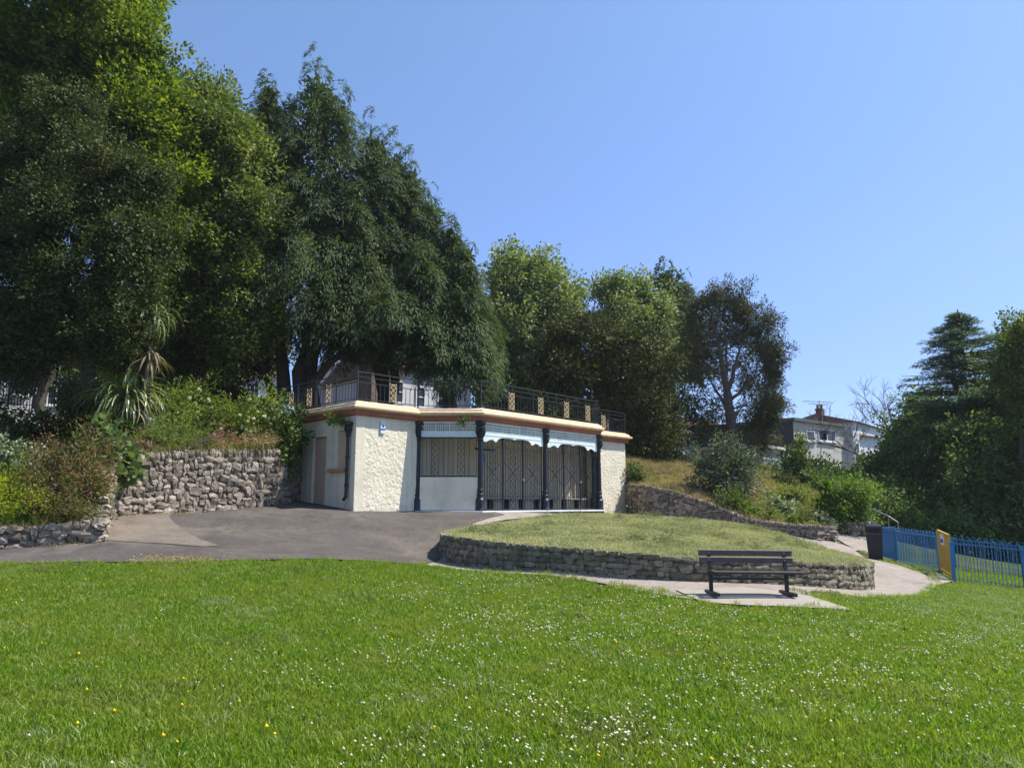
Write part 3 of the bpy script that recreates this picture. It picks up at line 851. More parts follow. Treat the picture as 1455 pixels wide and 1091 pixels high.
# door, blocked window, sill, step
def side_panel(name, s0, s1, z0, z1, dep, mat, th=.04):
    a = onside(s1, -dep); b = onside(s0, -dep)
    mb = MB(); c = (a + b) / 2
    mb.box((c.x, c.y, (z0 + z1) / 2), ((b - a).length, th, z1 - z0), math.atan2(dS.y, dS.x))
    return mb.build(name, M[mat], BR_, bevel=.004)
side_panel('door', 1.60, 2.34, door_z0 + .01, 3.60, .10, 'peach')
side_panel('blocked_window', .38, .93, 2.62, 3.72, .07, 'peach')
c = onside(.80, .05); mb = MB(); mb.box((c.x, c.y, 2.57), (.92, .20, .10), math.atan2(dS.y, dS.x)); mb.build('sill', M['sill'], BR_, bevel=.01)
c = onside(1.97, .10); mb = MB(); mb.box((c.x, c.y, 1.44), (.95, .35, .14), math.atan2(dS.y, dS.x)); mb.build('door_step', M['pad'], BR_, bevel=.01)
# rainwater pipe with a cast hopper
mb = MB(); c = onside(.26, .10)
mb.tube([(c.x, c.y, 1.85), (c.x, c.y, 3.55)], .045, 10)
mb.lathe((c.x, c.y, 3.5), [(.05, 0), (.07, .04), (.06, .10), (.09, .16), (.13, .26), (.10, .32), (.15, .38), (.15, .44), (.09, .46)], 8)
c2 = onside(.30, .16); mb.tube([(c.x, c.y, 1.9), (c.x + .0, c.y - .02, 1.8), (c2.x, c2.y, 1.70)], .05, 8)
for z in (2.1, 2.9): mb.lathe((c.x, c.y, z), [(.06, 0), (.065, .03), (.06, .06)], 10)
mb.build('downpipe', M['iron'], BR_, smooth=True)
# notice on the left wing
dW = dirn(L0, L1); nW = Vector((dW.y, -dW.x)); aW = math.atan2(dW.y, dW.x)
def onwing(s, o=0.0): return Vector(L0) + dW * s + nW * o
c = onwing(.92, .035); sx = .17
mb = MB(); mb.box((c.x, c.y, 3.84), (sx, .015, .38), aW); notice = mb.build('notice', M['signpale'], BR_)
def wing_poly(pts, o, name, mat, par):
    mb = MB(); q = [onwing(.92 + x * .78, o) for x, z in pts]
    mb.slab([(v.x, v.y, 3.84 + z * .88) for v, (x, z) in zip(q, pts)], (nW.x, nW.y, 0), .003); return mb.build(name, M[mat], par)
wing_poly([(-.10, -.10), (.10, -.10), (.10, -.035), (-.10, -.035)], .048, 'blue_band', 'signblue', notice)
wing_poly([(-.10, -.205), (.10, -.205), (.10, -.105), (-.10, -.105)], .048, 'white_band', 'white', notice)
wing_poly([(-.055, .01), (.055, .01), (0, .10)], .048, 'emblem', 'iron', notice)
wing_poly([(-.02, .13), (-.005, .13), (-.005, .155), (-.02, .155)], .048, 'emblem', 'iron', notice)

# floor slab with white nosing
slab_pl = [L1, B1, B3, R1]
fl = [tuple(v) for v in off_poly([L1, B1, B3, R1], .16)]
fl[0] = (L1[0] - .02, L1[1] - .16); fl[3] = (R1[0] + .16, R1[1] - .02)
inner = [(R1[0] - 1.0, R1[1] + .9), (L1[0] - 1.0, L1[1] + .9)]
mb = MB(); mb.prism(fl + inner, .95, SLAB - .05); mb.build('plinth', M['plinth'], BR_)
fl2 = [tuple(v) for v in off_poly([L1, B1, B3, R1], .19)]; fl2[0] = (L1[0], L1[1] - .19); fl2[3] = (R1[0] + .19, R1[1])
mb = MB(); mb.prism(fl2 + inner, SLAB - .048, SLAB); mb.build('floor_slab', M['white'], BR_, bevel=.006)
mb = MB(); mb.prism([tuple(v) for v in off_poly([L1, B1, B3, R1], -.05)] + inner, SLAB + .001, SLAB + .006); mb.build('floor', M['tarmac'], BR_)

# inner back wall of vertical boards, with a bench along it
IB0 = Vector((L1[0] + .35, L1[1] + 0.62)); IB1 = Vector((R1[0] - .55, R1[1] + .10))
dI = (IB1 - IB0).normalized(); nI = Vector((dI.y, -dI.x)); LI = (IB1 - IB0).length; aI = math.atan2(dI.y, dI.x)
IBs = IB0 - dI * 1.2; LIs = LI + 2.0
nb = int(LIs / .225)
bw = LIs / nb
for k in range(nb):
    c = IBs + dI * (bw * (k + .5)) - nI * .03
    mb = MB(); mb.box((c.x, c.y, (SLAB + .40 + EAVE) / 2), (bw - .012, .04, EAVE - SLAB - .40), aI)
    mb.build('board', M['board'], BR_)
mb = MB(); c = IBs + dI * (LIs / 2) - nI * .10
mb.box((c.x, c.y, (SLAB + EAVE) / 2), (LIs, .06, EAVE - SLAB - .02), aI); mb.build('back_wall', M['dark_in'], BR_)
mb = MB(); c = IBs + dI * (LIs / 2 + .9) + nI * .17
mb.box((c.x, c.y, SLAB + .40), (LIs - 2.6, .40, .05), aI); mb.build('bench_seat', M['board'], BR_)
k = 0; s = 2.4
rg = random.Random(2)
while s < LIs - .6:
    w = .5
    c = IBs + dI * (s + w / 2) + nI * .10
    mb = MB(); mb.box((c.x, c.y, SLAB + .19), (w, .03, .36), aI); mb.build('bench_panel', M['cream_smooth'], BR_)
    s += w + .34

# ceiling, terrace deck, cornice
deck = [tuple(v) for v in off_poly(PLAN, -.02)]
mb = MB(); mb.prism(deck, EAVE + .002, EAVE + .10); mb.build('ceiling', M['cream_smooth'], BR_)
mb = MB(); mb.prism([tuple(v) for v in off_poly(PLAN, -.06)], EAVE + .102, TERR - .012); mb.build('terrace_deck', M['roofdeck'], BR_)
sweep(PLAN, [(-.10, EAVE - .01), (.05, EAVE - .01), (.10, EAVE + .015), (.115, EAVE + .15), (-.10, EAVE + .15)], 'cornice_band', M['band'], BR_)
sweep(PLAN, [(-.12, EAVE + .152), (.135, EAVE + .152), (.215, EAVE + .175), (.235, EAVE + .20), (.235, EAVE + .245), (.205, EAVE + .262), (.16, EAVE + .272), (.145, EAVE + .30), (.135, EAVE + .345), (.05, EAVE + .385), (.02, EAVE + .41), (-.12, EAVE + .41)], 'cornice', M['cornice'], BR_)

# cast iron columns
def column(p, half=None):
    mb = MB()
    c = (p[0], p[1], SLAB)
    mb.lathe(c, [(.155, 0), (.155, .05), (.148, .06), (.148, .34), (.12, .37), (.105, .45), (.118, .47), (.118, .50), (.098, .52), (.098, .60), (.112, .615), (.112, .64), (.088, .66), (.085, 1.0), (.075, 2.12)], 8)
    s = mb.build('column', M['iron'], BR_, smooth=True)
    mb = MB()
    mb.lathe(c, [(.078, 2.12), (.10, 2.15), (.10, 2.18), (.075, 2.20), (.08, 2.27), (.115, 2.33), (.10, 2.37), (.12, 2.43), (.155, 2.50), (.155, 2.56), (.13, 2.58), (.17, 2.66), (.17, EAVE - SLAB - .012)], 12)
    for k in range(8):
        a = k * math.pi / 4 + .39
        mb.tube([(c[0] + .08 * math.cos(a), c[1] + .08 * math.sin(a), SLAB + 2.25), (c[0] + .13 * math.cos(a), c[1] + .13 * math.sin(a), SLAB + 2.36), (c[0] + .165 * math.cos(a), c[1] + .165 * math.sin(a), SLAB + 2.46)], [.03, .028, .015], 5)
    mb.build('capital', M['iron'], s, smooth=True)
    return s
COLS = [(L1[0] + .03, L1[1] + .06), B1, ((B1[0] + B3[0]) / 2, (B1[1] + B3[1]) / 2), B3, (R1[0], R1[1] - .1)]
for c in COLS: column(c)

# openwork fascia panels, pale blue
def bay(a, b, inset0=.12, inset1=.12):
    a = Vector((a[0], a[1])); b = Vector((b[0], b[1])); d = (b - a).normalized()
    return a + d * inset0, d, (b - a).length - inset0 - inset1
def fascia(a, b, arched):
    o, d, L_ = bay(a, b)
    nr = Vector((d.y, -d.x)); ang = math.atan2(d.y, d.x)
    T = EAVE - .012
    mb = MB()
    def bx(s0, s1, z0, z1, t=.03):
        c = o + d * ((s0 + s1) / 2); mb.box((c.x, c.y, (z0 + z1) / 2), (s1 - s0, t, z1 - z0), ang)
    lat0 = T - .30
    bx(0, L_, T - .05, T); bx(0, L_, lat0 - .10, lat0)
    ngrp = max(1, round(L_ / .42)); gw = L_ / ngrp
    for g in range(ngrp):
        bx(gw * g if g else 0, gw * g + .035, lat0, T - .05)
        nh = 6
        cw = (gw - .035) / nh
        for k in range(1, nh): bx(gw * g + .035 + cw * k - .009, gw * g + .035 + cw * k + .009, lat0, T - .05, .022)
    bx(L_ - .035, L_, lat0, T - .05)
    for k in range(1, 3):
        z = lat0 + (.25) * k / 3; bx(0, L_, z - .010, z + .010, .026)
    f = mb.build('fascia', M['paleblue'], BR_)
    # scalloped lower board
    mb = MB()
    z1 = lat0 - .102
    if arched:
        hf = [(0, -.21), (.05, -.21), (.09, -.15), (.14, -.125), (.17, -.17), (.19, -.20), (.21, -.18), (.235, -.10), (.27, -.055), (.33, -.04), (.42, -.04), (.475, -.05), (.5, -.085)]
        full = [(x * L_, z) for x, z in hf] + [(L_ - x * L_, z) for x, z in reversed(hf[:-1])]
    else:
        full = [(0, -.06), (.05, -.075), (L_ - .05, -.075), (L_, -.06)]
    top = [(L_, 0), (0, 0)]
    poly = full + top
    q = []
    for x, z in poly:
        v = o + d * x + nr * .012; q.append((v.x, v.y, z1 + z))
    mb.slab(q, (nr.x, nr.y, 0), .024)
    mb.build('scalloped_board', M['paleblue'], f)
    mb = MB()
    def bx2(s0, s1, z0, z1, t=.044):
        c = o + d * ((s0 + s1) / 2); mb.box((c.x, c.y, (z0 + z1) / 2), (s1 - s0, t, z1 - z0), ang)
    bx2(0, L_, z1 - .012, z1 + .012); bx2(0, L_, lat0 - .01, lat0 + .008)
    mb.build('moulding', M['paleblue'], f)
MID = COLS[2]
fascia(L1, B1, False); fascia(B1, MID, True); fascia(MID, B3, True); fascia(B3, R1, False)

# iron grilles and gates: every bar its own piece
def diamond_strip(mb, o, d, s, w, z0, z1, n, t=.014, o_out=Vector((0, 0))):
    h = (z1 - z0) / n
    for k in range(n):
        zc = z0 + h * (k + .5)
        pts = [(s, zc - h / 2), (s + w / 2, zc), (s, zc + h / 2), (s - w / 2, zc)]
        for i in range(4):
            (x0, a0), (x1, a1) = pts[i], pts[(i + 1) % 4]
            p = o + d * x0 + o_out; q = o + d * x1 + o_out
            mb.bar((p.x, p.y, a0), (q.x, q.y, a1), t)
        p = o + d * s + o_out
        mb.box((p.x, p.y, zc), (.03, .012, .03), M=Matrix.Rotation(math.atan2(d.y, d.x), 3, 'Z') @ Matrix.Rotation(math.pi / 4, 3, 'Y'))
def vbar(name, o, d, s, z0, z1, par, t=.016):
    mb = MB(); p = o + d * s; mb.box((p.x, p.y, (z0 + z1) / 2), (t, t, z1 - z0), math.atan2(d.y, d.x)); return mb.build(name, M['iron'], par)
def hbar(name, o, d, s0, s1, z, par, t=.03):
    mb = MB(); p = o + d * ((s0 + s1) / 2); mb.box((p.x, p.y, z), (s1 - s0, t * .7, t), math.atan2(d.y, d.x)); return mb.build(name, M['iron'], par)
def ring(mb, o, d, s, z, rx, rz_, t=.012, n=14):
    pts = []
    for k in range(n + 1):
        a = 2 * math.pi * k / n; p = o + d * (s + rx * math.cos(a)); pts.append((p.x, p.y, z + rz_ * math.sin(a)))
    for p, q in zip(pts, pts[1:]): mb.bar(p, q, t)

# grille over the panel in the left bay
o, d, L_ = bay(L1, B1, .14, .10)
zt_ = EAVE - .012 - .30 - .10 - .10; zmid = SLAB + 1.02
nr = Vector((d.y, -d.x))
mb = MB(); c = o + d * (L_ / 2); mb.box((c.x, c.y, (SLAB + .02 + zmid) / 2), (L_ + .06, .05, zmid - SLAB - .02), 0)
apron = mb.build('apron_panel', M['cream_smooth'], BR_, bevel=.006)
grille = hbar('grille', o, d, 0, L_, zmid + .03, BR_, .035)
hbar('rail', o, d, 0, L_, zt_ - .02, grille, .035)
for fr in (.015, .09, .18, .31, .395, .48, .565, .645, .775, .855, .985): vbar('bar', o, d, L_ * fr, zmid + .04, zt_ - .03, grille)
for fr in (.245, .71):
    mb = MB(); diamond_strip(mb, o, d, L_ * fr, L_ * .115, zmid + .05, zt_ - .04, 6); mb.build('diamond_panel', M['iron'], grille)
# two bays of gates, three leaves each
def gate_leaf(o, d, w, ztop, zbot=SLAB + .03):
    g = vbar('gate', o, d, .02, zbot, ztop + .02, BR_, .03)
    vbar('stile', o, d, w - .02, zbot, ztop + .02, g, .03)
    zr = ztop - .30
    hbar('rail', o, d, .035, w - .035, ztop - .05, g, .022); hbar('rail', o, d, .035, w - .035, zr, g, .022); hbar('rail', o, d, .035, w - .035, zbot + .02, g, .022)
    zc = zbot + .42; hbar('rail', o, d, .035, w - .035, zc, g, .02)
    for fr in (.13, .25, .37, .63, .75, .87): vbar('bar', o, d, w * fr, zbot + .03, zr - .01, g, .013)
    mb = MB(); diamond_strip(mb, o, d, w / 2, w * .22, zc + .02, zr - .01, 8, .012); diamond_strip(mb, o, d, w / 2, w * .22, zbot + .03, zc - .01, 2, .012); mb.build('diamond_panel', M['iron'], g)
    for fr in (.2, .5, .8):
        mb = MB(); ring(mb, o, d, w * fr, (ztop - .05 + zr) / 2, .075, .105); mb.build('ring', M['iron'], g)
    mb = MB()
    zm = zbot + 1.15
    for a, b in (((.03, zm + .33), (w * .2, zm + .25)), ((w * .2, zm + .25), (w * .8, zm - .25)), ((w * .8, zm - .25), (w - .03, zm - .33)),
                 ((.03, zm - .33), (w * .2, zm - .25)), ((w * .2, zm - .25), (w * .8, zm + .25)), ((w * .8, zm + .25), (w - .03, zm + .33))):
        p = o + d * a[0]; q = o + d * b[0]; mb.bar((p.x, p.y, a[1]), (q.x, q.y, b[1]), .013)
    mb.build('scroll', M['iron'], g)
    return g
for a, b in ((B1, MID), (MID, B3)):
    o, d, L_ = bay(a, b, .12, .12)
    o = o - Vector((d.y, -d.x)) * .05
    for k in range(3):
        g = gate_leaf(o + d * (L_ / 3 * k), d, L_ / 3 - .01, SLAB + 2.28)
    for k in (1, 2):
        p = o + d * (L_ / 3 * k)
        mb = MB(); mb.box((p.x, p.y, SLAB + 1.18), (.045, .045, 2.34), math.atan2(d.y, d.x)); mb.box((p.x, p.y, SLAB + 2.12), (.09, .055, .30), math.atan2(d.y, d.x)); mb.build('gate_post', M['iron'], BR_)
    p = o + d * (L_ / 3 * 2 - .03) + Vector((d.y, -d.x)) * .04
    mb = MB(); mb.lathe((p.x, p.y, SLAB + .95), [(.02, 0), (.032, .01), (.032, .05), (.015, .06)], 8); mb.build('padlock', M['galv'], BR_)
o, d, L_ = bay(B3, R1, .12, .12)
for k in range(2): gate_leaf(o + d * (L_ / 2 * k), d, L_ / 2 - .01, SLAB + 2.28)
# plaque and bracket inside the first gate bay
c = IB0 + dI * 2.0
o, d, L_ = bay(B1, MID)
p = o + d * .22 + Vector((d.y, -d.x)) * -.25
mb = MB(); mb.box((p.x, p.y, SLAB + 1.60), (.22, .02, .34), math.atan2(d.y, d.x)); mb.build('plaque', M['signblue'], BR_)
mb = MB(); p = o + d * .28 + Vector((d.y, -d.x)) * -.18
mb.box((p.x, p.y, SLAB + 1.90), (.85, .08, .07), math.atan2(d.y, d.x)); mb.build('gate_hanger', M['iron'], BR_)

# terrace railing with gilded diamond panels
RP = [tuple(v) for v in off_poly(PLAN, .0)]
rr = MB()
H1, H2, H3 = .86, .72, .56
first = None
dists = 0
gold_at = {0: [1.85, 3.0, .7], 1: [1.28], 3: [1.45, 2.95, 4.4, 5.7], 5: [.75], 6: [1, 2.5]}
rail_root = None
for i in range(len(RP) - 1):
    a = Vector(RP[i]); b = Vector(RP[i + 1]); d = (b - a).normalized(); L_ = (b - a).length; ang = math.atan2(d.y, d.x)
    mb = MB()
    for z, t in ((H1, .03), (H2, .018), (H3, .022), (.07, .022)):
        mb.bar((a.x, a.y, TERR + z), (b.x, b.y, TERR + z), t)
    if rail_root is None:
        rail_root = mb.build('terrace_railing', M['rail'], BR_)
    else: mb.build('rail', M['rail'], rail_root)
    np_ = max(1, round(L_ / 1.25))
    for k in range(np_ + (i == len(RP) - 2)):
        p = a + d * (L_ * k / np_); mb = MB(); corner = k == 0
        t = .042 if corner else .026
        mb.box((p.x, p.y, TERR + .44), (t, t, .90), ang); mb.build('post', M['rail'], rail_root)
    golds = gold_at.get(i, [])
    n = int(L_ / .155)
    for k in range(1, n):
        s = L_ * k / n
        if any(abs(s - g) < .15 for g in golds): continue
        p = a + d * s; mb = MB(); mb.box((p.x, p.y, TERR + .315), (.014, .014, .49), ang); mb.build('bar', M['rail'], rail_root)
    for g in golds:
        mb = MB(); o2 = a
        for sx in (-.125, .125):
            p = a + d * (g + sx); mb.box((p.x, p.y, TERR + .36), (.02, .02, .60), ang)
        for zz in (.09, .62):
            p = a + d * g; mb.box((p.x, p.y, TERR + zz), (.23, .018, .02), ang)
        diamond_strip(mb, a, d, g, .20, TERR + .10, TERR + .61, 3, .026, Vector((d.y, -d.x)) * .012)
        mb.build('diamond_panel', M['gold'], rail_root)

# ------------------------------------------------------------------ park bench
def park_bench():
    a = P(1011, 849, 12.3); b = P(1119, 854, 12.4)
    a = Vector((a.x, a.y, gz(a.x, a.y) + .055)); b = Vector((b.x, b.y, gz(b.x, b.y) + .055))
    d = Vector((b.x - a.x, b.y - a.y)).normalized()
    d3 = (b - a).normalized()
    Ld = (b - a).length
    bk = Vector((d.y, -d.x))           # towards the seat side
    root = empty('park_bench', a, 'slatted wooden bench with dark iron legs on the pad before the round stone wall', 'bench')
    ang = math.atan2(d.y, d.x)
    def pl(s, f, z): v = a + d3 * s; return Vector((v.x + bk.x * f, v.y + bk.y * f, v.z + z * .84))
    for s in (0.0, Ld):
        mb = MB()
        mb.bar(pl(s, 0, .02), pl(s, 0, .46), .06, .05)
        mb.bar(pl(s, 0, .44), pl(s, -.07, .82), .055, .045)
        mb.build('leg', M['benchiron'], root, bevel=.004)
        mb = MB(); mb.bar(pl(s, -.24, .03), pl(s, .32, .03), .06, .055); mb.build('foot', M['benchiron'], root, bevel=.004)
        mb = MB(); mb.bar(pl(s, 0, .395), pl(s, .29, .395), .05, .035); mb.build('seat_bracket', M['benchiron'], root)
    e0, e1 = -.17, Ld + .14
    for f, z, h in ((-.055, .78, .095), (-.03, .645, .095)):
        mb = MB(); mb.bar(pl(e0, f, z), pl(e1, f, z), h, .035)
        c = [pl(e0, f, z), pl(e1, f, z)]
        mb = MB(); x = (c[1] - c[0]); Mx = Matrix((x.normalized(), Vector((bk.x, bk.y, -.18)).normalized(), x.normalized().cross(Vector((bk.x, bk.y, -.18)).normalized()))).transposed()
        mb.box((c[0] + c[1]) / 2, (x.length, .035, h), M=Mx); sl = mb.build('slat', M['benchwood'], root, bevel=.006)
        for s in (0.0, Ld):
            q = pl(s, f + .016, z); mb = MB(); mb.tube([q, q + Vector((bk.x, bk.y, 0)) * .012], .012, 8); mb.build('bolt', M['galv'], sl)
    for f in (.06, .155, .25):
        c0, c1 = pl(-.03, f, .43), pl(Ld + .19, f, .43); mb = MB(); mb.box((c0 + c1) / 2, ((c1 - c0).length, .08, .035), M=Matrix((d3, Vector((bk.x, bk.y, 0)), d3.cross(Vector((bk.x, bk.y, 0))))).transposed())
        mb.build('seat_slat', M['seatwood'], root, bevel=.006)
    mb = MB(); mb.bar(pl(0, .02, .30), pl(Ld, .02, .30), .05, .035); mb.build('stretcher', M['benchiron'], root)
park_bench()

# ------------------------------------------------------------------ litter bin
def litter_bin():
    p = P(1245, 799, 22.0); p = Vector((p.x, p.y, gz(p.x, p.y) + .03))
    root = empty('litter_bin', p, 'black square litter bin standing at the end of the path beside the blue fence', 'litter bin')
    mb = MB()
    def fr(z0, w0, z1, w1):
        ca, sa = math.cos(-.46), math.sin(-.46)
        vs = [(p.x + (sx * ca - sy * sa) * w / 2, p.y + (sx * sa + sy * ca) * w / 2, p.z + z) for z, w in ((z0, w0), (z1, w1)) for sx, sy in ((-1, -1), (1, -1), (1, 1), (-1, 1))]
        return mb.add(vs, [(3, 2, 1, 0), (4, 5, 6, 7), (0, 1, 5, 4), (1, 2, 6, 5), (2, 3, 7, 6), (3, 0, 4, 7)])
    fr(0, .36, .74, .44); mb.build('body', M['bin'], root, bevel=.015)
    mb = MB(); fr(.742, .455, .775, .455); mb.build('band', M['binband'], root)
    mb = MB(); fr(.777, .465, .93, .48); hood = mb.build('hood', M['bin'], root, bevel=.015)
    mb = MB(); mb.lathe((p.x, p.y, p.z + .932), [(.335, 0), (.30, .05), (.17, .085), (0.01, .09)], 4, -.46); mb.build('lid', M['bin'], root)
    mb = MB(); mb.box((p.x - .238 * math.sin(.46), p.y - .238 * math.cos(.46), p.z + .85), (.28, .012, .09), -.46); mb.build('opening', M['dark_in'], hood)
litter_bin()

# ------------------------------------------------------------------ blue hooped play-area fence and yellow gate
def hoop_fence(pts, label, zf, picket=.08, n_cap=290, h=1.08):
    a0 = pts[0]
    root = empty('hooped_fence', (a0[0], a0[1], zf(a0[0], a0[1])), label, 'fence', 'blue hooped fences round the play area')
    pick = MB(); hoopn = 0; cnt = 0
    for i in range(len(pts) - 1):
        a = Vector(pts[i]); b = Vector(pts[i + 1]); d = (b - a).normalized(); L_ = (b - a).length; ang = math.atan2(d.y, d.x)
        za, zb_ = zf(a.x, a.y), zf(b.x, b.y)
        zz = lambda s: za + (zb_ - za) * s / L_
        for z, t in ((.08, .03), (h - .13, .032)):
            mb = MB(); mb.bar((a.x, a.y, za + z), (b.x, b.y, zb_ + z), t, .012 if z < .5 else .03); mb.build('rail', M['bluefence'], root)
        npost = max(1, round(L_ / 2.6))
        for k in range(npost + 1):
            if k == npost and i < len(pts) - 2: continue
            p = a + d * (L_ * k / npost); mb = MB(); mb.box((p.x, p.y, zz(L_ * k / npost) + (h - .08) / 2 - .05), (.07, .07, h - .02), ang); mb.build('post', M['bluefence'], root, bevel=.004)
        n = int(L_ / (2 * picket))
        pw = L_ / n / 2
        for k in range(n):
            s0 = pw * (2 * k + .5); s1 = s0 + pw
            pts_ = []
            for s in (s0, s1):
                pass
            p0 = a + d * s0; p1 = a + d * s1; z = zz(s0)
            arc = [(p0.x, p0.y, z + .04), (p0.x, p0.y, z + h - pw / 2 - .03)]
            for q in range(1, 6):
                an = math.pi * q / 6
                m = (p0 + p1) / 2 - d * (math.cos(an) * pw / 2)
                arc.append((m.x, m.y, z + h - pw / 2 - .03 + math.sin(an) * (pw / 2 + .03)))
            arc += [(p1.x, p1.y, z + h - pw / 2 - .03), (p1.x, p1.y, z + .04)]
            mb = MB(); mb.tube(arc, .0085, 5); mb.build('hoop', M['bluefence'], root, smooth=True)
            cnt += 1
    return root
FR1 = XY(1458, 838, 18.5)
FR2 = (FG1[0] + (FR1[0] - FG1[0]) * 4, FG1[1] + (FR1[1] - FG1[1]) * 4)
hoop_fence([FA, FG0], 'blue hooped metal fence between the litter bin and the yellow gate', lambda x, y: gz(x, y) + .0)
hoop_fence([FA2, FA], 'short side of blue hooped fence running back just behind the litter bin', gz)
hoop_fence([FG1, FR1, FR2], 'blue hooped metal fence right of the yellow gate, reaching the picture edge', gz)
hoop_fence([FA2, XY(1357, 805, 25.0), XY(1455, 818, 24.0), (21, 21.5)], 'far blue hooped fence across the back of the play area below the dark trees', gz)
def yellow_gate():
    a = Vector(FG0) + (Vector(FG1) - Vector(FG0)).normalized() * .06; b = Vector(FG1) - (Vector(FG1) - Vector(FG0)).normalized() * .08
    d = (b - a).normalized(); L_ = (b - a).length; ang = math.atan2(d.y, d.x)
    za, zb_ = gz(a.x, a.y) + .08, gz(b.x, b.y) + .08
    root = empty('play_area_gate', (a.x, a.y, za), 'yellow barred metal gate in the blue fence with a small sign at the top', 'gate')
    mb = MB()
    mb.bar((a.x, a.y, za), (a.x, a.y, za + 1.08), .05); mb.bar((b.x, b.y, zb_), (b.x, b.y, zb_ + 1.08), .05)
    mb.bar((a.x, a.y, za + .04), (b.x, b.y, zb_ + .04), .05); mb.bar((a.x, a.y, za + 1.05), (b.x, b.y, zb_ + 1.05), .05)
    mb.build('gate_frame', M['yellow'], root)
    n = 13
    for k in range(1, n):
        p = a + d * (L_ * k / n); z = za + (zb_ - za) * k / n
        mb = MB(); mb.box((p.x, p.y, z + .54), (.03, .02, 1.0), ang); mb.build('bar', M['yellow'], root)
    nr = Vector((d.y, -d.x))
    if nr.dot(Vector((a.x, a.y))) > 0: nr = -nr
    c = a + d * (L_ * .45) + nr * .03
    mb = MB(); mb.box((c.x, c.y, za + .84), (.26, .012, .28), ang); s = mb.build('sign', M['white'], root)
    c2 = c + nr * .009; mb = MB(); mb.box((c2.x, c2.y, za + .80), (.22, .004, .10), ang); mb.build('sign_band', M['signblue'], s)
yellow_gate()

# ------------------------------------------------------------------ handrail and back railings
def pipe_rail():
    pts = [P(1237, 722, 30.5), P(1262, 733, 29.6), P(1276, 742, 29.2)]
    base = Vector((pts[0].x, pts[0].y, hz(pts[0].x, pts[0].y)))
    root = empty('handrail', base, 'thin grey metal handrail sloping down beside the steps behind the litter bin', 'handrail')
    mb = MB(); mb.tube(pts, .022, 6); mb.build('rail', M['galv'], root)
    for p in pts:
        mb = MB(); mb.tube([(p.x, p.y, p.z - 1.2), tuple(p)], .02, 6); mb.build('post', M['galv'], root)
pipe_rail()
def picket_rail(a, b, za, zb_, h, n, label, name='railing', mat='rail'):
    a = Vector(a); b = Vector(b)
    root = empty(name, (a.x, a.y, za), label, 'railing')
    mb = MB(); mb.bar((a.x, a.y, za + h), (b.x, b.y, zb_ + h), .03); mb.build('rail', M[mat], root)
    mb = MB(); mb.bar((a.x, a.y, za + .12), (b.x, b.y, zb_ + .12), .025); mb.build('rail', M[mat], root)
    for k in range(n + 1):
        p = a.lerp(b, k / n); z = za + (zb_ - za) * k / n; t = .05 if k % 8 == 0 else .018
        mb = MB(); mb.box((p.x, p.y, z + h / 2), (t, t, h)); mb.build('post' if k % 8 == 0 else 'bar', M[mat], root)
p0 = P(948, 667, 34); p1 = P(1078, 668, 36.5)
picket_rail((p0.x, p0.y), (p1.x, p1.y), p0.z - .05, p1.z - .1, .95, 40, 'dark railings along the top of the bank beneath the tall pine')
p0 = P(-60, 572, 25); p1 = P(150, 590, 25.5)
picket_rail((p0.x, p0.y), (p1.x, p1.y), p0.z, p1.z, 1.15, 48, 'black iron railings in the shade under the holm oak at the far left')

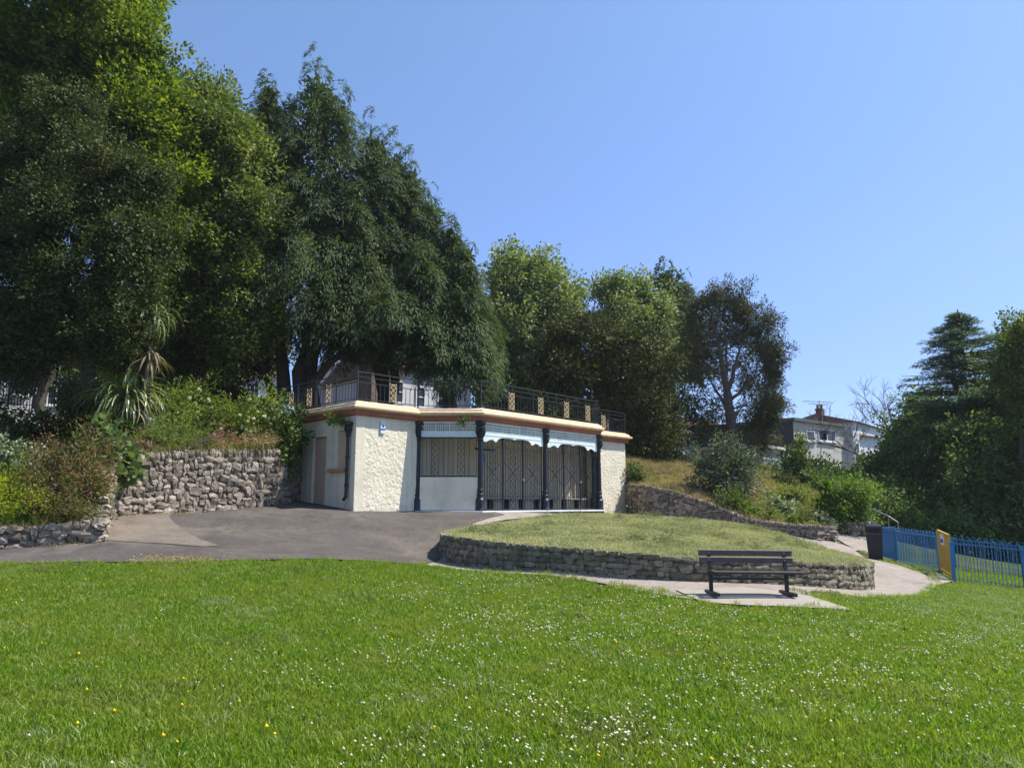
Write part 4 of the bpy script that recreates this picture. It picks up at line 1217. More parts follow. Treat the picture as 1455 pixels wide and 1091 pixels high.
# ------------------------------------------------------------------ houses
class Block:
    """a block of building: front edge from a to b (front looks to the right of travel), dep metres deep"""
    def __init__(self, root, a, b, dep, z0, z1, mat, side=None):
        self.a = Vector((a[0], a[1])); self.b = Vector((b[0], b[1])); self.d = (self.b - self.a).normalized()
        self.n = Vector((self.d.y, -self.d.x)); self.L = (self.b - self.a).length; self.ang = math.atan2(self.d.y, self.d.x)
        self.root, self.z0, self.z1, self.dep = root, z0, z1, dep
        A, B = self.a, self.b
        f = [(A.x, A.y), (B.x, B.y), (B.x - self.n.x * dep, B.y - self.n.y * dep), (A.x - self.n.x * dep, A.y - self.n.y * dep)]
        self.foot = f
        mb = MB(); mb.prism(f, z0, z1)
        self.wall = mb.build('wall', M[mat], root)
        if side:
            mb = MB(); q = [A + self.n * -.03, A - self.n * (dep)]
            c = (q[0] + q[1]) / 2 - self.d * .025
            mb.box((c.x, c.y, (z0 + z1) / 2 - .02), (.05, dep - .03, z1 - z0 - .04), self.ang); mb.build('side_wall', M[side], root)
    def at(self, s, o=0): return self.a + self.d * s + self.n * o
    def window(self, s, z, w, h, mull=(0.5,), trans=(), mat='white', sill=True, side=False):
        """(s, z) is the lower left corner"""
        if side:
            base = self.a; dd = -self.n; nn_ = -self.d
        else:
            base = self.a; dd = self.d; nn_ = self.n
        ang = math.atan2(dd.y, dd.x)
        def at(q, o): return base + dd * q + nn_ * o
        t = .05; f = MB()
        def bx(mb, s0, s1, z0, z1, o, th):
            c = at((s0 + s1) / 2, o); mb.box((c.x, c.y, (z0 + z1) / 2), (s1 - s0, th, z1 - z0), ang)
        bx(f, s, s + t, z, z + h, .02, .08); bx(f, s + w - t, s + w, z, z + h, .02, .08)
        bx(f, s + t, s + w - t, z, z + t, .02, .078); bx(f, s + t, s + w - t, z + h - t, z + h, .02, .078)
        for m in mull: bx(f, s + w * m - t / 2, s + w * m + t / 2, z + t, z + h - t, .022, .074)
        for m in trans: bx(f, s + t, s + w - t, z + h * m - t / 2, z + h * m + t / 2, .018, .07)
        o = f.build('window', M[mat], self.root)
        g = MB(); bx(g, s + t * .5, s + w - t * .5, z + t * .5, z + h - t * .5, .012, .03); g.build('pane', M['glass'], o)
        if sill:
            q = MB(); bx(q, s - .08, s + w + .08, z - .10, z - .004, .07, .16); q.build('sill', M[mat], o)
        return o
    def gable_roof(self, rise, over=.3, mat='tile', along=True):
        A = self.at(-over, over); B = self.at(self.L + over, over); C_ = self.at(self.L + over, -self.dep - over); D = self.at(-over, -self.dep - over)
        mb = MB(); z = self.z1 + .003
        if along:
            E = (A + D) / 2; F = (B + C_) / 2
            vs = [(A.x, A.y, z), (B.x, B.y, z), (C_.x, C_.y, z), (D.x, D.y, z), (E.x, E.y, z + rise), (F.x, F.y, z + rise)]
            mb.add(vs, [(3, 2, 1, 0), (0, 1, 5, 4), (2, 3, 4, 5), (1, 2, 5), (3, 0, 4)])
        else:
            E = (A + B) / 2; F = (C_ + D) / 2
            vs = [(A.x, A.y, z), (B.x, B.y, z), (C_.x, C_.y, z), (D.x, D.y, z), (E.x, E.y, z + rise), (F.x, F.y, z + rise)]
            mb.add(vs, [(3, 2, 1, 0), (1, 2, 5, 4), (3, 0, 4, 5), (0, 1, 4), (2, 3, 5)])
        return mb.build('roof', M[mat], self.root)

def houses():
    # grey rendered flat-roofed house, right
    a = XY(1130, 650, 50); b = XY(1204, 650, 54.6)
    z0 = 2.0; z1 = P(1130, 598, 50).z
    root = empty('rendered_house', (a[0], a[1], z0), 'grey rendered flat-roofed house with white windows and a side wall coloured dark for its shade above the hedge', 'house')
    B = Block(root, a, b, 9, z0, z1, 'grey_render', side='shaded_render')
    mb = MB(); c = B.at(B.L / 2, -4.5); mb.box((c.x, c.y, z1 + .11), (B.L + .5, 9.5, .20), B.ang); mb.build('roof', M['fascia'], root)
    def sz(px, py):
        best = min(((abs((B.at(s).x / B.at(s).y) * 1040 + 727.5 - px), s) for s in np.arange(0, B.L, .02)))[1]
        q = B.at(best); return best, P(px, py, q.y).z
    s0, zt0 = sz(1146, 608); s1, zb0 = sz(1157.5, 627); B.window(s0, zb0, s1 - s0, zt0 - zb0, mull=(), trans=(.78,))
    s0, zt0 = sz(1163, 609); s1, zb0 = sz(1187, 628); w = B.window(s0, zb0, s1 - s0, zt0 - zb0, mull=(.5,))
    # one sash of the double window stands open
    q = B.at(s0 + (s1 - s0) * .36, .16); mb = MB(); mb.box((q.x, q.y, zb0 + (zt0 - zb0) * .5), (.5, .04, (zt0 - zb0) * .8), B.ang + .5); mb.build('sash', M['glass'], w)
    # white-rendered neighbour, bay and long roofs
    a2 = (b[0] + .02, b[1] + .02); b2 = XY(1212, 650, 54.9)
    root2 = empty('white_house', (a2[0], a2[1], z0), 'white rendered house with a brown tiled roof and brick chimney behind the grey house', 'house')
    B2 = Block(root2, B.at(B.L + .02, .55), B.at(B.L + .95, .55), 5.0, z0, z1 - .25, 'whitewall')
    B2.window(.18, 4.55, .5, 1.5, mull=(), trans=(.5,))
    a3 = B.at(B.L + .98, -.1); b3 = B.at(B.L + 6.0, -.1)
    B3_ = Block(root2, a3, b3, 7.5, z0, z1 - .45, 'whitewall')
    B3_.window(.9, 3.35, 1.0, 2.1, mull=(), trans=(.55,))
    rs, re_ = Vector(XY(1161, 600, 62)), Vector(XY(1222, 600, 72))
    dn = (re_ - rs).normalized(); nq = Vector((dn.y, -dn.x))
    B4 = Block(root2, rs + nq * 3, re_ + nq * 3, 6, z0, P(1161, 603, 62).z, 'whitewall'); B4.gable_roof(P(1161, 588, 62).z - B4.z1)
    B3_.gable_roof(1.1)
    p = P(1165, 588, 61.5); mb = MB(); mb.box((p.x, p.y, p.z - .9), (.62, .5, 2.4), B4.ang); ch = mb.build('chimney', M['brick'], root2)
    mb = MB(); mb.box((p.x, p.y, p.z + .36), (.72, .6, .12), B4.ang); mb.build('chimney_cap', M['brick'], ch)
    for k in (-.16, .16):
        mb = MB(); mb.lathe((p.x + k, p.y, p.z + .422), [(.11, 0), (.09, .24), (.12, .28), (.12, .34)], 10); mb.build('chimney_pot', M['brick'], ch)
    mb = MB()
    for zz, l in ((1.0, 1.3), (.8, .8)):
        mb.bar((p.x - l, p.y, p.z + zz + .1), (p.x + l, p.y + .3, p.z + zz), .035)
        for k in range(7): x = p.x - l + 2 * l * k / 6; mb.bar((x, p.y - .25, p.z + zz + .05), (x, p.y + .35, p.z + zz + .05), .02)
    mb.bar((p.x, p.y, p.z + .42), (p.x, p.y, p.z + 1.2), .04); mb.build('aerial', M['galv'], root2)
    # further terrace roofs seen through the bare tree
    a5 = XY(1222, 640, 66); b5 = XY(1300, 640, 74)
    root3 = empty('terraced_house', (a5[0], a5[1], 2), 'pale terraced house with brown roof seen through the bare tree', 'house')
    B5 = Block(root3, a5, b5, 9, 1.5, P(1250, 630, 70).z, 'whitewall'); B5.gable_roof(2.0); B5.window(2.5, 4.6, 1.2, 1.3)
    # glazed porch at the top of the dry bank
    a6 = XY(1084, 660, 40.5); b6 = XY(1108, 660, 42.5)
    z0 = P(1084, 690, 40.5).z - .3; z1 = P(1084, 636, 40.5).z
    root4 = empty('garden_porch', (a6[0], a6[1], z0), 'small flat-roofed white porch with glazing and brown side wall above the bank', 'porch')
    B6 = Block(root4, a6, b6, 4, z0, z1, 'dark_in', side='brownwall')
    mb = MB(); c = B6.at(B6.L / 2, -1.9); mb.box((c.x, c.y, z1 + .07), (B6.L + .5, 4.4, .13), B6.ang); mb.build('roof', M['white'], root4)
    hh = z1 - z0
    B6.window(.05, z0 + hh * .42, B6.L - .1, hh * .56, mull=(.55,), trans=(.62,), sill=True)
    mb = MB(); c = B6.at(B6.L / 2, .03); mb.box((c.x, c.y, z0 + hh * .20), (B6.L, .06, hh * .40), B6.ang); mb.build('lower_panel', M['white'], root4)
    # brown lean-to left of the porch
    # white houses up behind the pavilion
    r5 = empty('white_house', (*XY(535, 560, 37), 4.3), 'white house with two sash windows and a brown stone extension behind the terrace railing', 'house')
    a = XY(573, 560, 37); b = XY(668, 560, 40)
    Bw = Block(r5, a, b, 8, 3.5, P(600, 528, 38).z, 'whitewall'); Bw.gable_roof(2.2)
    def wn(px0, py0, px1, py1, d, Bk, **k):
        s0 = min(((abs((Bk.at(s).x / Bk.at(s).y) * 1040 + 727.5 - px0), s) for s in np.arange(-.5, Bk.L + .5, .02)))[1]
        s1 = min(((abs((Bk.at(s).x / Bk.at(s).y) * 1040 + 727.5 - px1), s) for s in np.arange(-.5, Bk.L + .5, .02)))[1]
        zz1 = P(px0, py0, Bk.at(s0).y).z; zz0 = P(px0, py1, Bk.at(s0).y).z
        return Bk.window(s0, zz0, s1 - s0, zz1 - zz0, **k)
    wn(589, 549, 602, 578, 38, Bw, mull=(), trans=(.5,)); wn(620, 551, 633, 580, 38, Bw, mull=(), trans=(.5,))
    a = XY(527, 560, 34.5); b = XY(573, 560, 35.5)
    Bb = Block(r5, a, b, 1.5, 3.5, P(550, 532, 35).z, 'brownwall')
    wn(559, 541, 571, 572, 35, Bb, mull=(), trans=(.5,))
    r6 = empty('white_house', (*XY(470, 560, 42), 4.3), 'white gabled house glimpsed under the big cypress, left of the brown stone extension', 'house')
    a = XY(425, 560, 43); b = XY(505, 560, 43)
    Bg = Block(r6, a, b, 9, 3.5, P(470, 545, 43).z, 'whitewall')
    Bg.gable_roof(1.5, over=.15, along=False, mat='tile')
    q = [Bg.at(-.1, .17), Bg.at(Bg.L + .1, .17), Bg.at(Bg.L / 2, .17)]
    mb = MB(); mb.slab([(q[0].x, q[0].y, Bg.z1), (q[1].x, q[1].y, Bg.z1), (q[2].x, q[2].y, Bg.z1 + 1.48)], (Bg.n.x, Bg.n.y, 0), .03); mb.build('gable_wall', M['whitewall'], r6)
    # house glimpsed at the far left
    r7 = empty('white_house', (*XY(70, 560, 36), 4.4), 'pale house with a white door glimpsed under the trees at the far left', 'house')
    a = XY(-60, 560, 34); b = XY(105, 560, 37)
    Bl = Block(r7, a, b, 8, 4, P(60, 500, 36).z, 'whitewall'); Bl.gable_roof(2.0); wn(60, 528, 85, 575, 36, Bl, mull=(.5,), trans=(.6,)); wn(5, 530, 30, 560, 36, Bl)
    a = XY(105, 560, 36.9); b = XY(135, 560, 38)
    Bl2 = Block(r7, a, b, 4, 4, P(60, 515, 36).z, 'brick')
    r8 = empty('white_house', (*XY(960, 640, 56), 4.4), 'low white house glimpsed between the trees on the bank', 'house')
    a = XY(880, 640, 54); b = XY(1045, 640, 57)
    Bm = Block(r8, a, b, 7, 4, P(1000, 617, 56).z, 'whitewall'); Bm.gable_roof(1.6)
    for px in (900, 935, 985, 1012): wn(px, 628, px + 12, 645, 55, Bm, mull=(.5,))
    r9 = empty('white_house', (*XY(330, 560, 48), 4.4), 'white house seen through gaps in the dark trees above the rose bushes', 'house')
    a = XY(210, 560, 46); b = XY(400, 560, 50)
    Bn = Block(r9, a, b, 7, 4, P(330, 530, 48).z, 'whitewall'); Bn.gable_roof(1.6)
    for px in (250, 300, 350): wn(px, 545, px + 14, 565, 48, Bn, mull=(.5,))
houses()

# ------------------------------------------------------------------ foliage
def unit(a): return a / np.maximum(np.linalg.norm(a, axis=-1, keepdims=True), 1e-9)

def leaf_quads(p, d, n, ln, wd, bend=0.0):
    d = unit(d); s = unit(np.cross(d, n)); ln = np.asarray(ln)[:, None]; wd = np.asarray(wd)[:, None]
    nn_ = np.cross(s, d)
    v0 = p; m = p + d * ln * .45 + nn_ * ln * bend; v1 = m + s * wd * .5; v3 = m - s * wd * .5; v2 = p + d * ln
    V = np.stack([v0, v1, v2, v3], 1).reshape(-1, 3)
    F = np.arange(len(p) * 4).reshape(-1, 4)
    return V, F

def blob(px, py, d, rx, ry, rd=None):
    c = P(px, py, d); k = d / FPX * 1.0
    return (c.x, c.y, c.z, rx * k, (rd if rd is not None else (rx + ry) / 2) * k, ry * k)

def lump(u, seed):
    """cheap smooth bumpiness on the sphere"""
    r = np.zeros(len(u)); rng = np.random.default_rng(seed)
    for f in (2.5, 5.0, 9.0):
        for _ in range(3):
            k = rng.normal(size=3) * f; ph = rng.uniform(0, 6.28)
            r += np.sin(u @ k + ph) / f
    return r

def blob_leaves(blobs, seed, clump=.5, dens=6.0, per=70, leaf=(.13, .08), back=.45, inner=.18, droop=.0, spread=1.0, rough=.40, low=-1.0):
    """clumps of leaves over the skin of a union of ellipsoids; returns pos, dir, nrm, len, wid"""
    rng = np.random.default_rng(seed)
    B = np.array([b for b in blobs], float)
    out = []
    for bi, b in enumerate(B):
        c = b[:3]; r = b[3:]
        area = 4 * math.pi * ((r[0] * r[1]) ** 1.6 + (r[0] * r[2]) ** 1.6 + (r[1] * r[2]) ** 1.6) ** (1 / 1.6) / 3 ** (1 / 1.6)
        n = max(6, int(area * dens * .55))
        u = unit(rng.normal(size=(n, 3)))
        u = u[u[:, 2] > low]
        view = unit(np.array([c[0], c[1], 0.0]))
        keep = ~(((u @ view) > .15) & (rng.random(len(u)) < back))
        u = u[keep]
        f = 1.0 + rough * lump(u, seed + bi) - .04 + rng.uniform(-.12, .05, len(u)) + rng.exponential(.07, len(u))
        cc = c + u * r * f[:, None]
        ok = np.ones(len(cc), bool)
        for bj, b2 in enumerate(B):
            if bj != bi:
                q = ((cc - b2[:3]) / b2[3:]); ok &= (q ** 2).sum(1) > .52
        cc, u2 = cc[ok], u[ok]
        nrm = unit(u2 / r)
        cr = clump * 1.08 * rng.uniform(.5, 1.5, len(cc))
        k = np.maximum(8, (per * 1.45 * (cr / clump) ** 2 * rng.uniform(.7, 1.25, len(cc))).astype(int))
        idx = np.repeat(np.arange(len(cc)), k)
        v = unit(rng.normal(size=(len(idx), 3))) * (rng.random((len(idx), 1)) ** .38)
        n_ = nrm[idx]
        # flatten clumps a little along the outward normal and let them hang
        ax = unit(nrm * .8 + rng.normal(size=nrm.shape) * .55 + np.array([0, 0, .25]))[idx]
        t_ = (v * ax).sum(1, keepdims=True)
        v = v * .72 + ax * t_ * .75
        pos = cc[idx] + v * cr[idx][:, None] * spread + ax * (cr[idx] * .25)[:, None]
        pos[:, 2] -= droop * np.abs(rng.normal(size=len(idx))) * cr[idx]
        dr = unit(unit(v) * .7 + n_ * .5 + rng.normal(size=v.shape) * .55 - np.array([0, 0, droop * 1.2]))
        nr = unit(n_ * .6 + np.array([0, 0, .6]) + rng.normal(size=v.shape) * .55)
        ln = leaf[0] * rng.uniform(.6, 1.4, len(idx)); wd = leaf[1] * rng.uniform(.7, 1.3, len(idx))
        out.append((pos, dr, nr, ln, wd))
        # sparse inner leaves so that crowns are not hollow
        m = int(len(idx) * inner)
        if m:
            w = unit(rng.normal(size=(m, 3))) * (rng.random((m, 1)) ** .4) * .74
            out.append((c + w * r, unit(rng.normal(size=(m, 3))), unit(rng.normal(size=(m, 3))), leaf[0] * 2.2 * rng.uniform(.7, 1.3, m), leaf[1] * 2.4 * rng.uniform(.7, 1.3, m)))
    return [np.concatenate([o[k] for o in out]) for k in range(5)]

def lobes(blobs, seed, k=9, f=.66, s=.43, minr=.35):
    """break each mass of a crown into smaller billowing lobes"""
    rng = np.random.default_rng(seed + 500)
    out = []
    for b in blobs:
        b = np.array(b, float)
        if min(b[3], b[5]) < minr: out.append(tuple(b)); continue
        ga = math.pi * (3 - math.sqrt(5)); n = k + 5
        for i in range(n):
            z = 1 - 2 * (i + .5) / n; r = math.sqrt(1 - z * z); a = ga * i + seed
            u = unit(np.array([r * math.cos(a), r * math.sin(a), z]) + rng.normal(size=3) * .22)
            view = unit(np.array([b[0], b[1], 0.0]))
            if u @ view > .55: continue
            sc = s * rng.uniform(.72, 1.25); ff = f * rng.uniform(.85, 1.15)
            q = b[:3] + u * b[3:] * ff
            m = (b[3] + b[4] + b[5]) / 3
            rr = (b[3:] * .55 + m * .45) * sc
            out.append((q[0], q[1], q[2], rr[0], rr[1], rr[2] * .88))
    return out

def foliage(name, parts, mat, parent=None, bend=0.0, mats=None):
    V, F = leaf_quads(*parts, bend=bend)
    off = np.array(wloc(parent)) if parent is not None else np.zeros(3)
    me = np_mesh(name, V - off, F, [mat])
    return link_mesh(name, me, parent)

def cone_leaves(cx, cy, z0, z1, R, seed, n=700, per=70, leaf=(.30, .07), shape=.85, clump=.75, base_in=.35, back=.5, lean=(0, 0), droopf=.55, jag=.25, axis_r=None):
    """drooping sprays on a conical conifer"""
    rng = np.random.default_rng(seed)
    h = rng.random(n * 3); prof = (1 - h) ** shape * np.minimum(1, base_in + h * 6)
    keep = rng.random(n * 3) < (prof * .96 + .035); h = h[keep][:n]; prof = prof[keep][:n]
    a = rng.uniform(0, 2 * math.pi, len(h))
    va = math.atan2(cy, cx)
    bk = np.cos(a - va) > .1
    kp = ~(bk & (rng.random(len(h)) < back)); h, prof, a = h[kp], prof[kp], a[kp]
    lob = 1 + jag * np.sin(a * 3 + h * 9 + seed) * .5 + jag * np.sin(a * 5 - h * 23 + 2 * seed) * .5
    r = R * prof * lob * rng.uniform(.62, 1.14, len(h)) + .12
    out = np.stack([np.cos(a), np.sin(a), np.zeros(len(a))], 1)
    C0 = np.stack([cx + lean[0] * h, cy + lean[1] * h, z0 + (z1 - z0) * h], 1) + out * r[:, None]
    cl = clump * (.32 + .85 * prof) * rng.uniform(.7, 1.3, len(h))
    k = np.maximum(10, (per * (cl / clump) ** 1.5).astype(int))
    idx = np.repeat(np.arange(len(h)), k)
    u = rng.random(len(idx)) ** .8
    o = out[idx]; lat = np.stack([-o[:, 1], o[:, 0], np.zeros(len(idx))], 1)
    c = cl[idx][:, None]
    pos = C0[idx] + o * (u[:, None] - .7) * c * 1.25 + lat * rng.normal(size=(len(idx), 1)) * c * .19 * (.35 + np.sin(u[:, None] * 2.6) * .9)
    pos[:, 2] += (.35 * u - droopf * 2.4 * u * u) * c[:, 0] + rng.normal(size=len(idx)) * c[:, 0] * .10
    dr = unit(o * (.9 - .45 * u[:, None]) + np.array([0, 0, 1.0]) * (.3 - 2.1 * droopf * u[:, None]) + rng.normal(size=o.shape) * .17 + lat * rng.normal(size=(len(idx), 1)) * .3)
    nr = unit(np.array([0, 0, 1.0]) + o * .5 + rng.normal(size=o.shape) * .45)
    res = [pos, dr, nr, leaf[0] * rng.uniform(.6, 1.4, len(idx)), leaf[1] * rng.uniform(.7, 1.4, len(idx))]
    m = int(len(idx) * .12)
    hh = rng.random(m) * .85; pr = (1 - hh) ** shape * np.minimum(1, base_in + hh * 6); aa = rng.uniform(0, 6.283, m); rr = R * pr * rng.uniform(.1, .75, m)
    q = np.stack([cx + lean[0] * hh + rr * np.cos(aa), cy + lean[1] * hh + rr * np.sin(aa), z0 + (z1 - z0) * hh], 1)
    inn = [q, unit(rng.normal(size=(m, 3))), unit(rng.normal(size=(m, 3))), np.full(m, leaf[0] * 1.3), np.full(m, leaf[1] * 3)]
    return [np.concatenate([x, y]) for x, y in zip(res, inn)]

def cat_parts(*ps): return [np.concatenate([p[k] for p in ps]) for k in range(5)]

def limb(mb, p0, p1, r0, r1, seed, wob=.12, n=7, seg=7):
    rng = np.random.default_rng(seed)
    p0 = Vector(p0); p1 = Vector(p1); L_ = (p1 - p0).length
    pts = []
    for i in range(seg + 1):
        t = i / seg
        q = p0.lerp(p1, t)
        if 0 < i < seg: q += Vector(rng.normal(size=3)) * wob * L_ / seg
        pts.append(q)
    mb.tube(pts, [r0 + (r1 - r0) * i / seg for i in range(seg + 1)], n, cap=False)
    return pts

def tree(name, label, base, group=None, cat='tree'):
    return empty(name, base, label, cat, group)

def trunk(root, stems, mat='bark', name='trunk', seed=0):
    """stems: (p0, p1, r0, r1)"""
    mb = MB()
    for i, (p0, p1, r0, r1) in enumerate(stems): limb(mb, p0, p1, r0, r1, seed + i)
    return mb.build(name, M[mat], root, smooth=True)

def crown_tree(name, label, basepx, d, blobs, mat, seed, tmat='bark', trunk_r=.3, group=None, cat='tree', zf=None, stems=True, **kw):
    bx, by = XY(*basepx, d) if len(basepx) == 2 else basepx[:2]
    bz_ = (zf or HZ)(bx, by)
    root = tree(name, label, (bx, by, float(bz_)), group, cat)
    kw.setdefault('rough', .30)
    parts = blob_leaves(lobes(blobs, seed), seed, **kw)
    foliage('crown', parts, L[mat], root)
    if stems:
        st = []
        cs = sorted(blobs, key=lambda b: -b[3] * b[5])[:7]
        top = max(b[2] for b in blobs)
        mid = Vector((bx, by, bz_ + (top - bz_) * .45))
        st.append(((bx, by, bz_ - .2), mid, trunk_r, trunk_r * .6))
        for b in cs: st.append((Vector((bx, by, bz_)).lerp(mid, .75 if b[2] > mid.z else .55), (b[0], b[1], b[2] + b[5] * .2), trunk_r * .42, trunk_r * .08))
        trunk(root, st, tmat, seed=seed)
    return root

FQ = 1.0
# big sycamore top left
crown_tree('sycamore_tree', 'huge bright lime-green broadleaf tree towering over the top left corner', (120, 600), 25,
    [blob(*a) for a in ((95, 20, 24, 115, 110), (165, 95, 24, 78, 75), (205, 185, 24, 62, 72), (222, 280, 24, 56, 62), (240, 350, 24, 42, 40), (205, 400, 24.5, 50, 40), (10, 110, 24.5, 100, 110), (20, -90, 25, 120, 90), (140, -45, 25, 60, 55), (60, 220, 25, 100, 90))],
    'lime', 11, dens=4.0, per=66, leaf=(.155, .10), clump=.48, trunk_r=.30, inner=.14)
# holm oak, far left front
crown_tree('holm_oak', 'dense dark olive-green evergreen oak in front of the lime-green tree at the left edge', (55, 640), 21,
    [blob(*a) for a in ((95, 165, 20.2, 48, 52), (30, 240, 20.5, 62, 55), (135, 245, 20, 62, 52), (195, 265, 20, 46, 42), (80, 320, 19.8, 80, 65), (185, 340, 19.6, 60, 58), (10, 400, 20, 80, 80), (110, 410, 19.6, 75, 60), (195, 410, 19.5, 42, 48), (150, 470, 19.5, 50, 36), (60, 480, 19.8, 70, 40), (-40, 330, 21, 100, 130), (165, 500, 20.4, 22, 22), (182, 452, 18.9, 22, 32), (172, 500, 19.2, 20, 26), (10, 505, 19.6, 50, 30))],
    'holm', 23, dens=6.6, per=50, leaf=(.09, .055), clump=.33, trunk_r=.17, inner=.15)
# mid-green tree
crown_tree('oak_tree', 'mid-green broadleaf tree between the lime-green tree and the tall cypress', (285, 610), 27,
    [blob(*a) for a in ((292, 165, 26.3, 42, 42), (318, 185, 25.8, 40, 48), (300, 230, 25.8, 62, 60), (340, 230, 25.6, 34, 48), (325, 300, 25.4, 48, 55), (350, 300, 25.3, 24, 36), (300, 370, 25.4, 65, 60), (335, 390, 25.4, 38, 60), (290, 450, 25.8, 60, 45), (330, 470, 25.8, 45, 40), (235, 420, 26.3, 50, 80), (250, 500, 26.8, 45, 35))],
    'mid', 31, dens=4.2, per=66, leaf=(.14, .09), clump=.46, trunk_r=.38, inner=.14)
# shade trees behind, closing the dark gap low down
crown_tree('yew_tree', 'dark shaded yew filling the gap behind the cordyline and rose bushes', (265, 600), 33,
    [blob(*a) for a in ((260, 470, 33, 60, 50), (330, 480, 33.5, 70, 45), (230, 520, 33, 45, 30), (170, 480, 33, 60, 60), (90, 470, 33, 70, 50), (0, 470, 33, 80, 55), (370, 500, 33, 45, 35), (150, 545, 32, 40, 40), (205, 555, 32, 34, 34), (305, 540, 32.5, 34, 30), (260, 575, 31, 40, 22), (330, 575, 31, 40, 18), (160, 585, 30, 50, 22), (20, 525, 31, 36, 22), (75, 505, 31, 40, 18), (120, 560, 30, 26, 22))],
    'holm', 37, dens=3.0, per=50, leaf=(.16, .10), clump=.5, trunk_r=.35, inner=.2)

# the great cypress: three stems grown together
def cyp(label, apx, apy, bpx, bpy, d, hw, seed, n, extra=(), stems=(), grp='tall dark cypresses behind the pavilion'):
    top = P(apx, apy, d); bot = P(bpx, bpy, d)
    k = d / FPX
    gx, gy = bot.x, bot.y
    zg = float(HZ(gx, gy))
    root = tree('cypress_tree', label, (gx, gy, zg), grp)
    pr = [cone_leaves(bot.x, d, bot.z, top.z, hw * k, seed, n=n, lean=(top.x - bot.x, 0), leaf=(.23, .034), per=140, shape=.9, clump=.95, jag=.32)]
    for (ax, ay, bx_, by_, dd, w, nn__) in extra:
        t2 = P(ax, ay, dd); b2 = P(bx_, by_, dd)
        pr.append(cone_leaves(b2.x, dd, b2.z, t2.z, w * dd / FPX, seed + 7 + nn__, n=nn__, lean=(t2.x - b2.x, 0), leaf=(.23, .034), per=130, shape=.85, clump=.9, jag=.32))
    foliage('crown', cat_parts(*pr), L['cypress'], root)
    st = [((gx, gy, zg - .2), (top.x, d, bot.z + (top.z - bot.z) * .9), .34, .04)] + [(P(*a[0]), P(*a[1]), a[2], a[3]) for a in stems]
    trunk(root, st, 'bark', seed=seed)
cyp('tallest dark green cypress with drooping sprays and a ragged pointed top', 450, 60, 455, 500, 28.5, 165, 41, 680,
    extra=((378, 95, 398, 330, 28.2, 56, 230), (372, 95, 388, 440, 29, 56, 160), (487, 105, 480, 420, 28, 60, 130), (412, 100, 415, 420, 28.5, 50, 110), (505, 230, 500, 500, 27, 70, 170)),
    stems=(((405, 575, 28.5), (395, 430, 28.5), .30, .16), ((422, 575, 28), (440, 430, 28.5), .28, .16), ((432, 562, 27.5), (470, 515, 27.5), .22, .14), ((470, 515, 27.5), (520, 475, 27.5), .14, .08), ((480, 508, 27.5), (560, 520, 27.5), .10, .05), ((390, 570, 29), (370, 440, 29), .16, .10)))
cyp('second cypress, its pointed top just right of the tallest one', 528, 150, 550, 508, 29, 122, 43, 480,
    extra=((560, 178, 575, 500, 29.5, 85, 230), (582, 205, 592, 505, 29, 80, 230), (612, 255, 620, 520, 29, 66, 190)), stems=(((560, 560, 29), (545, 420, 29), .2, .12),))
cyp('right-hand cypress, lower, with sprays hanging over the terrace railing', 641, 302, 650, 525, 28.5, 62, 47, 320,
    extra=((663, 330, 662, 520, 27.5, 48, 170), (600, 330, 600, 512, 27, 66, 170), (648, 400, 656, 536, 26.5, 40, 130), (668, 400, 668, 535, 26.6, 34, 110)), stems=(((640, 570, 29), (640, 420, 29), .18, .1),))

crown_tree('lime_tree', 'rounded broadleaf tree with sunlit yellow-green top right of the cypresses', (745, 620), 42,
    [blob(*a) for a in ((742, 393, 42, 44, 36), (770, 425, 41.5, 48, 42), (722, 430, 42, 36, 50), (735, 480, 41.5, 50, 50), (795, 470, 41.5, 34, 45), (750, 540, 41.5, 60, 50), (710, 540, 42, 35, 60), (770, 590, 42, 60, 45))],
    'pale', 53, dens=2.6, per=62, leaf=(.20, .13), clump=.62, trunk_r=.45, inner=.14)
crown_tree('ash_tree', 'loose pale green broadleaf tree behind the yews, in the middle of the skyline', (880, 620), 44,
    [blob(*a) for a in ((872, 412, 44, 24, 16), (905, 425, 44, 24, 20), (884, 455, 43.5, 38, 32), (925, 460, 43.5, 28, 38), (856, 482, 44, 20, 28), (920, 510, 43.5, 40, 40), (880, 520, 43.5, 55, 45))],
    'pale', 59, dens=2.3, per=56, leaf=(.19, .12), clump=.6, trunk_r=.3, inner=.1)
# conifer spire behind
top = P(950, 362, 50); bot = P(950, 540, 50)
root = tree('spruce_tree', 'dark conifer spire rising behind the pale tree on the skyline', (bot.x, 50, float(HZ(bot.x, 50))))
foliage('crown', cat_parts(cone_leaves(bot.x, 50, bot.z, top.z, 2.6, 61, n=330, leaf=(.34, .10), per=46, shape=.62), cone_leaves(bot.x + 1.3, 50, bot.z, P(976, 380, 50).z, 1.7, 62, n=160, leaf=(.34, .10), per=46, shape=.6)), L['cypress'], root)
trunk(root, [((bot.x, 50, float(HZ(bot.x, 50)) - .2), (top.x, 50, top.z - 1), .3, .04)], seed=61)

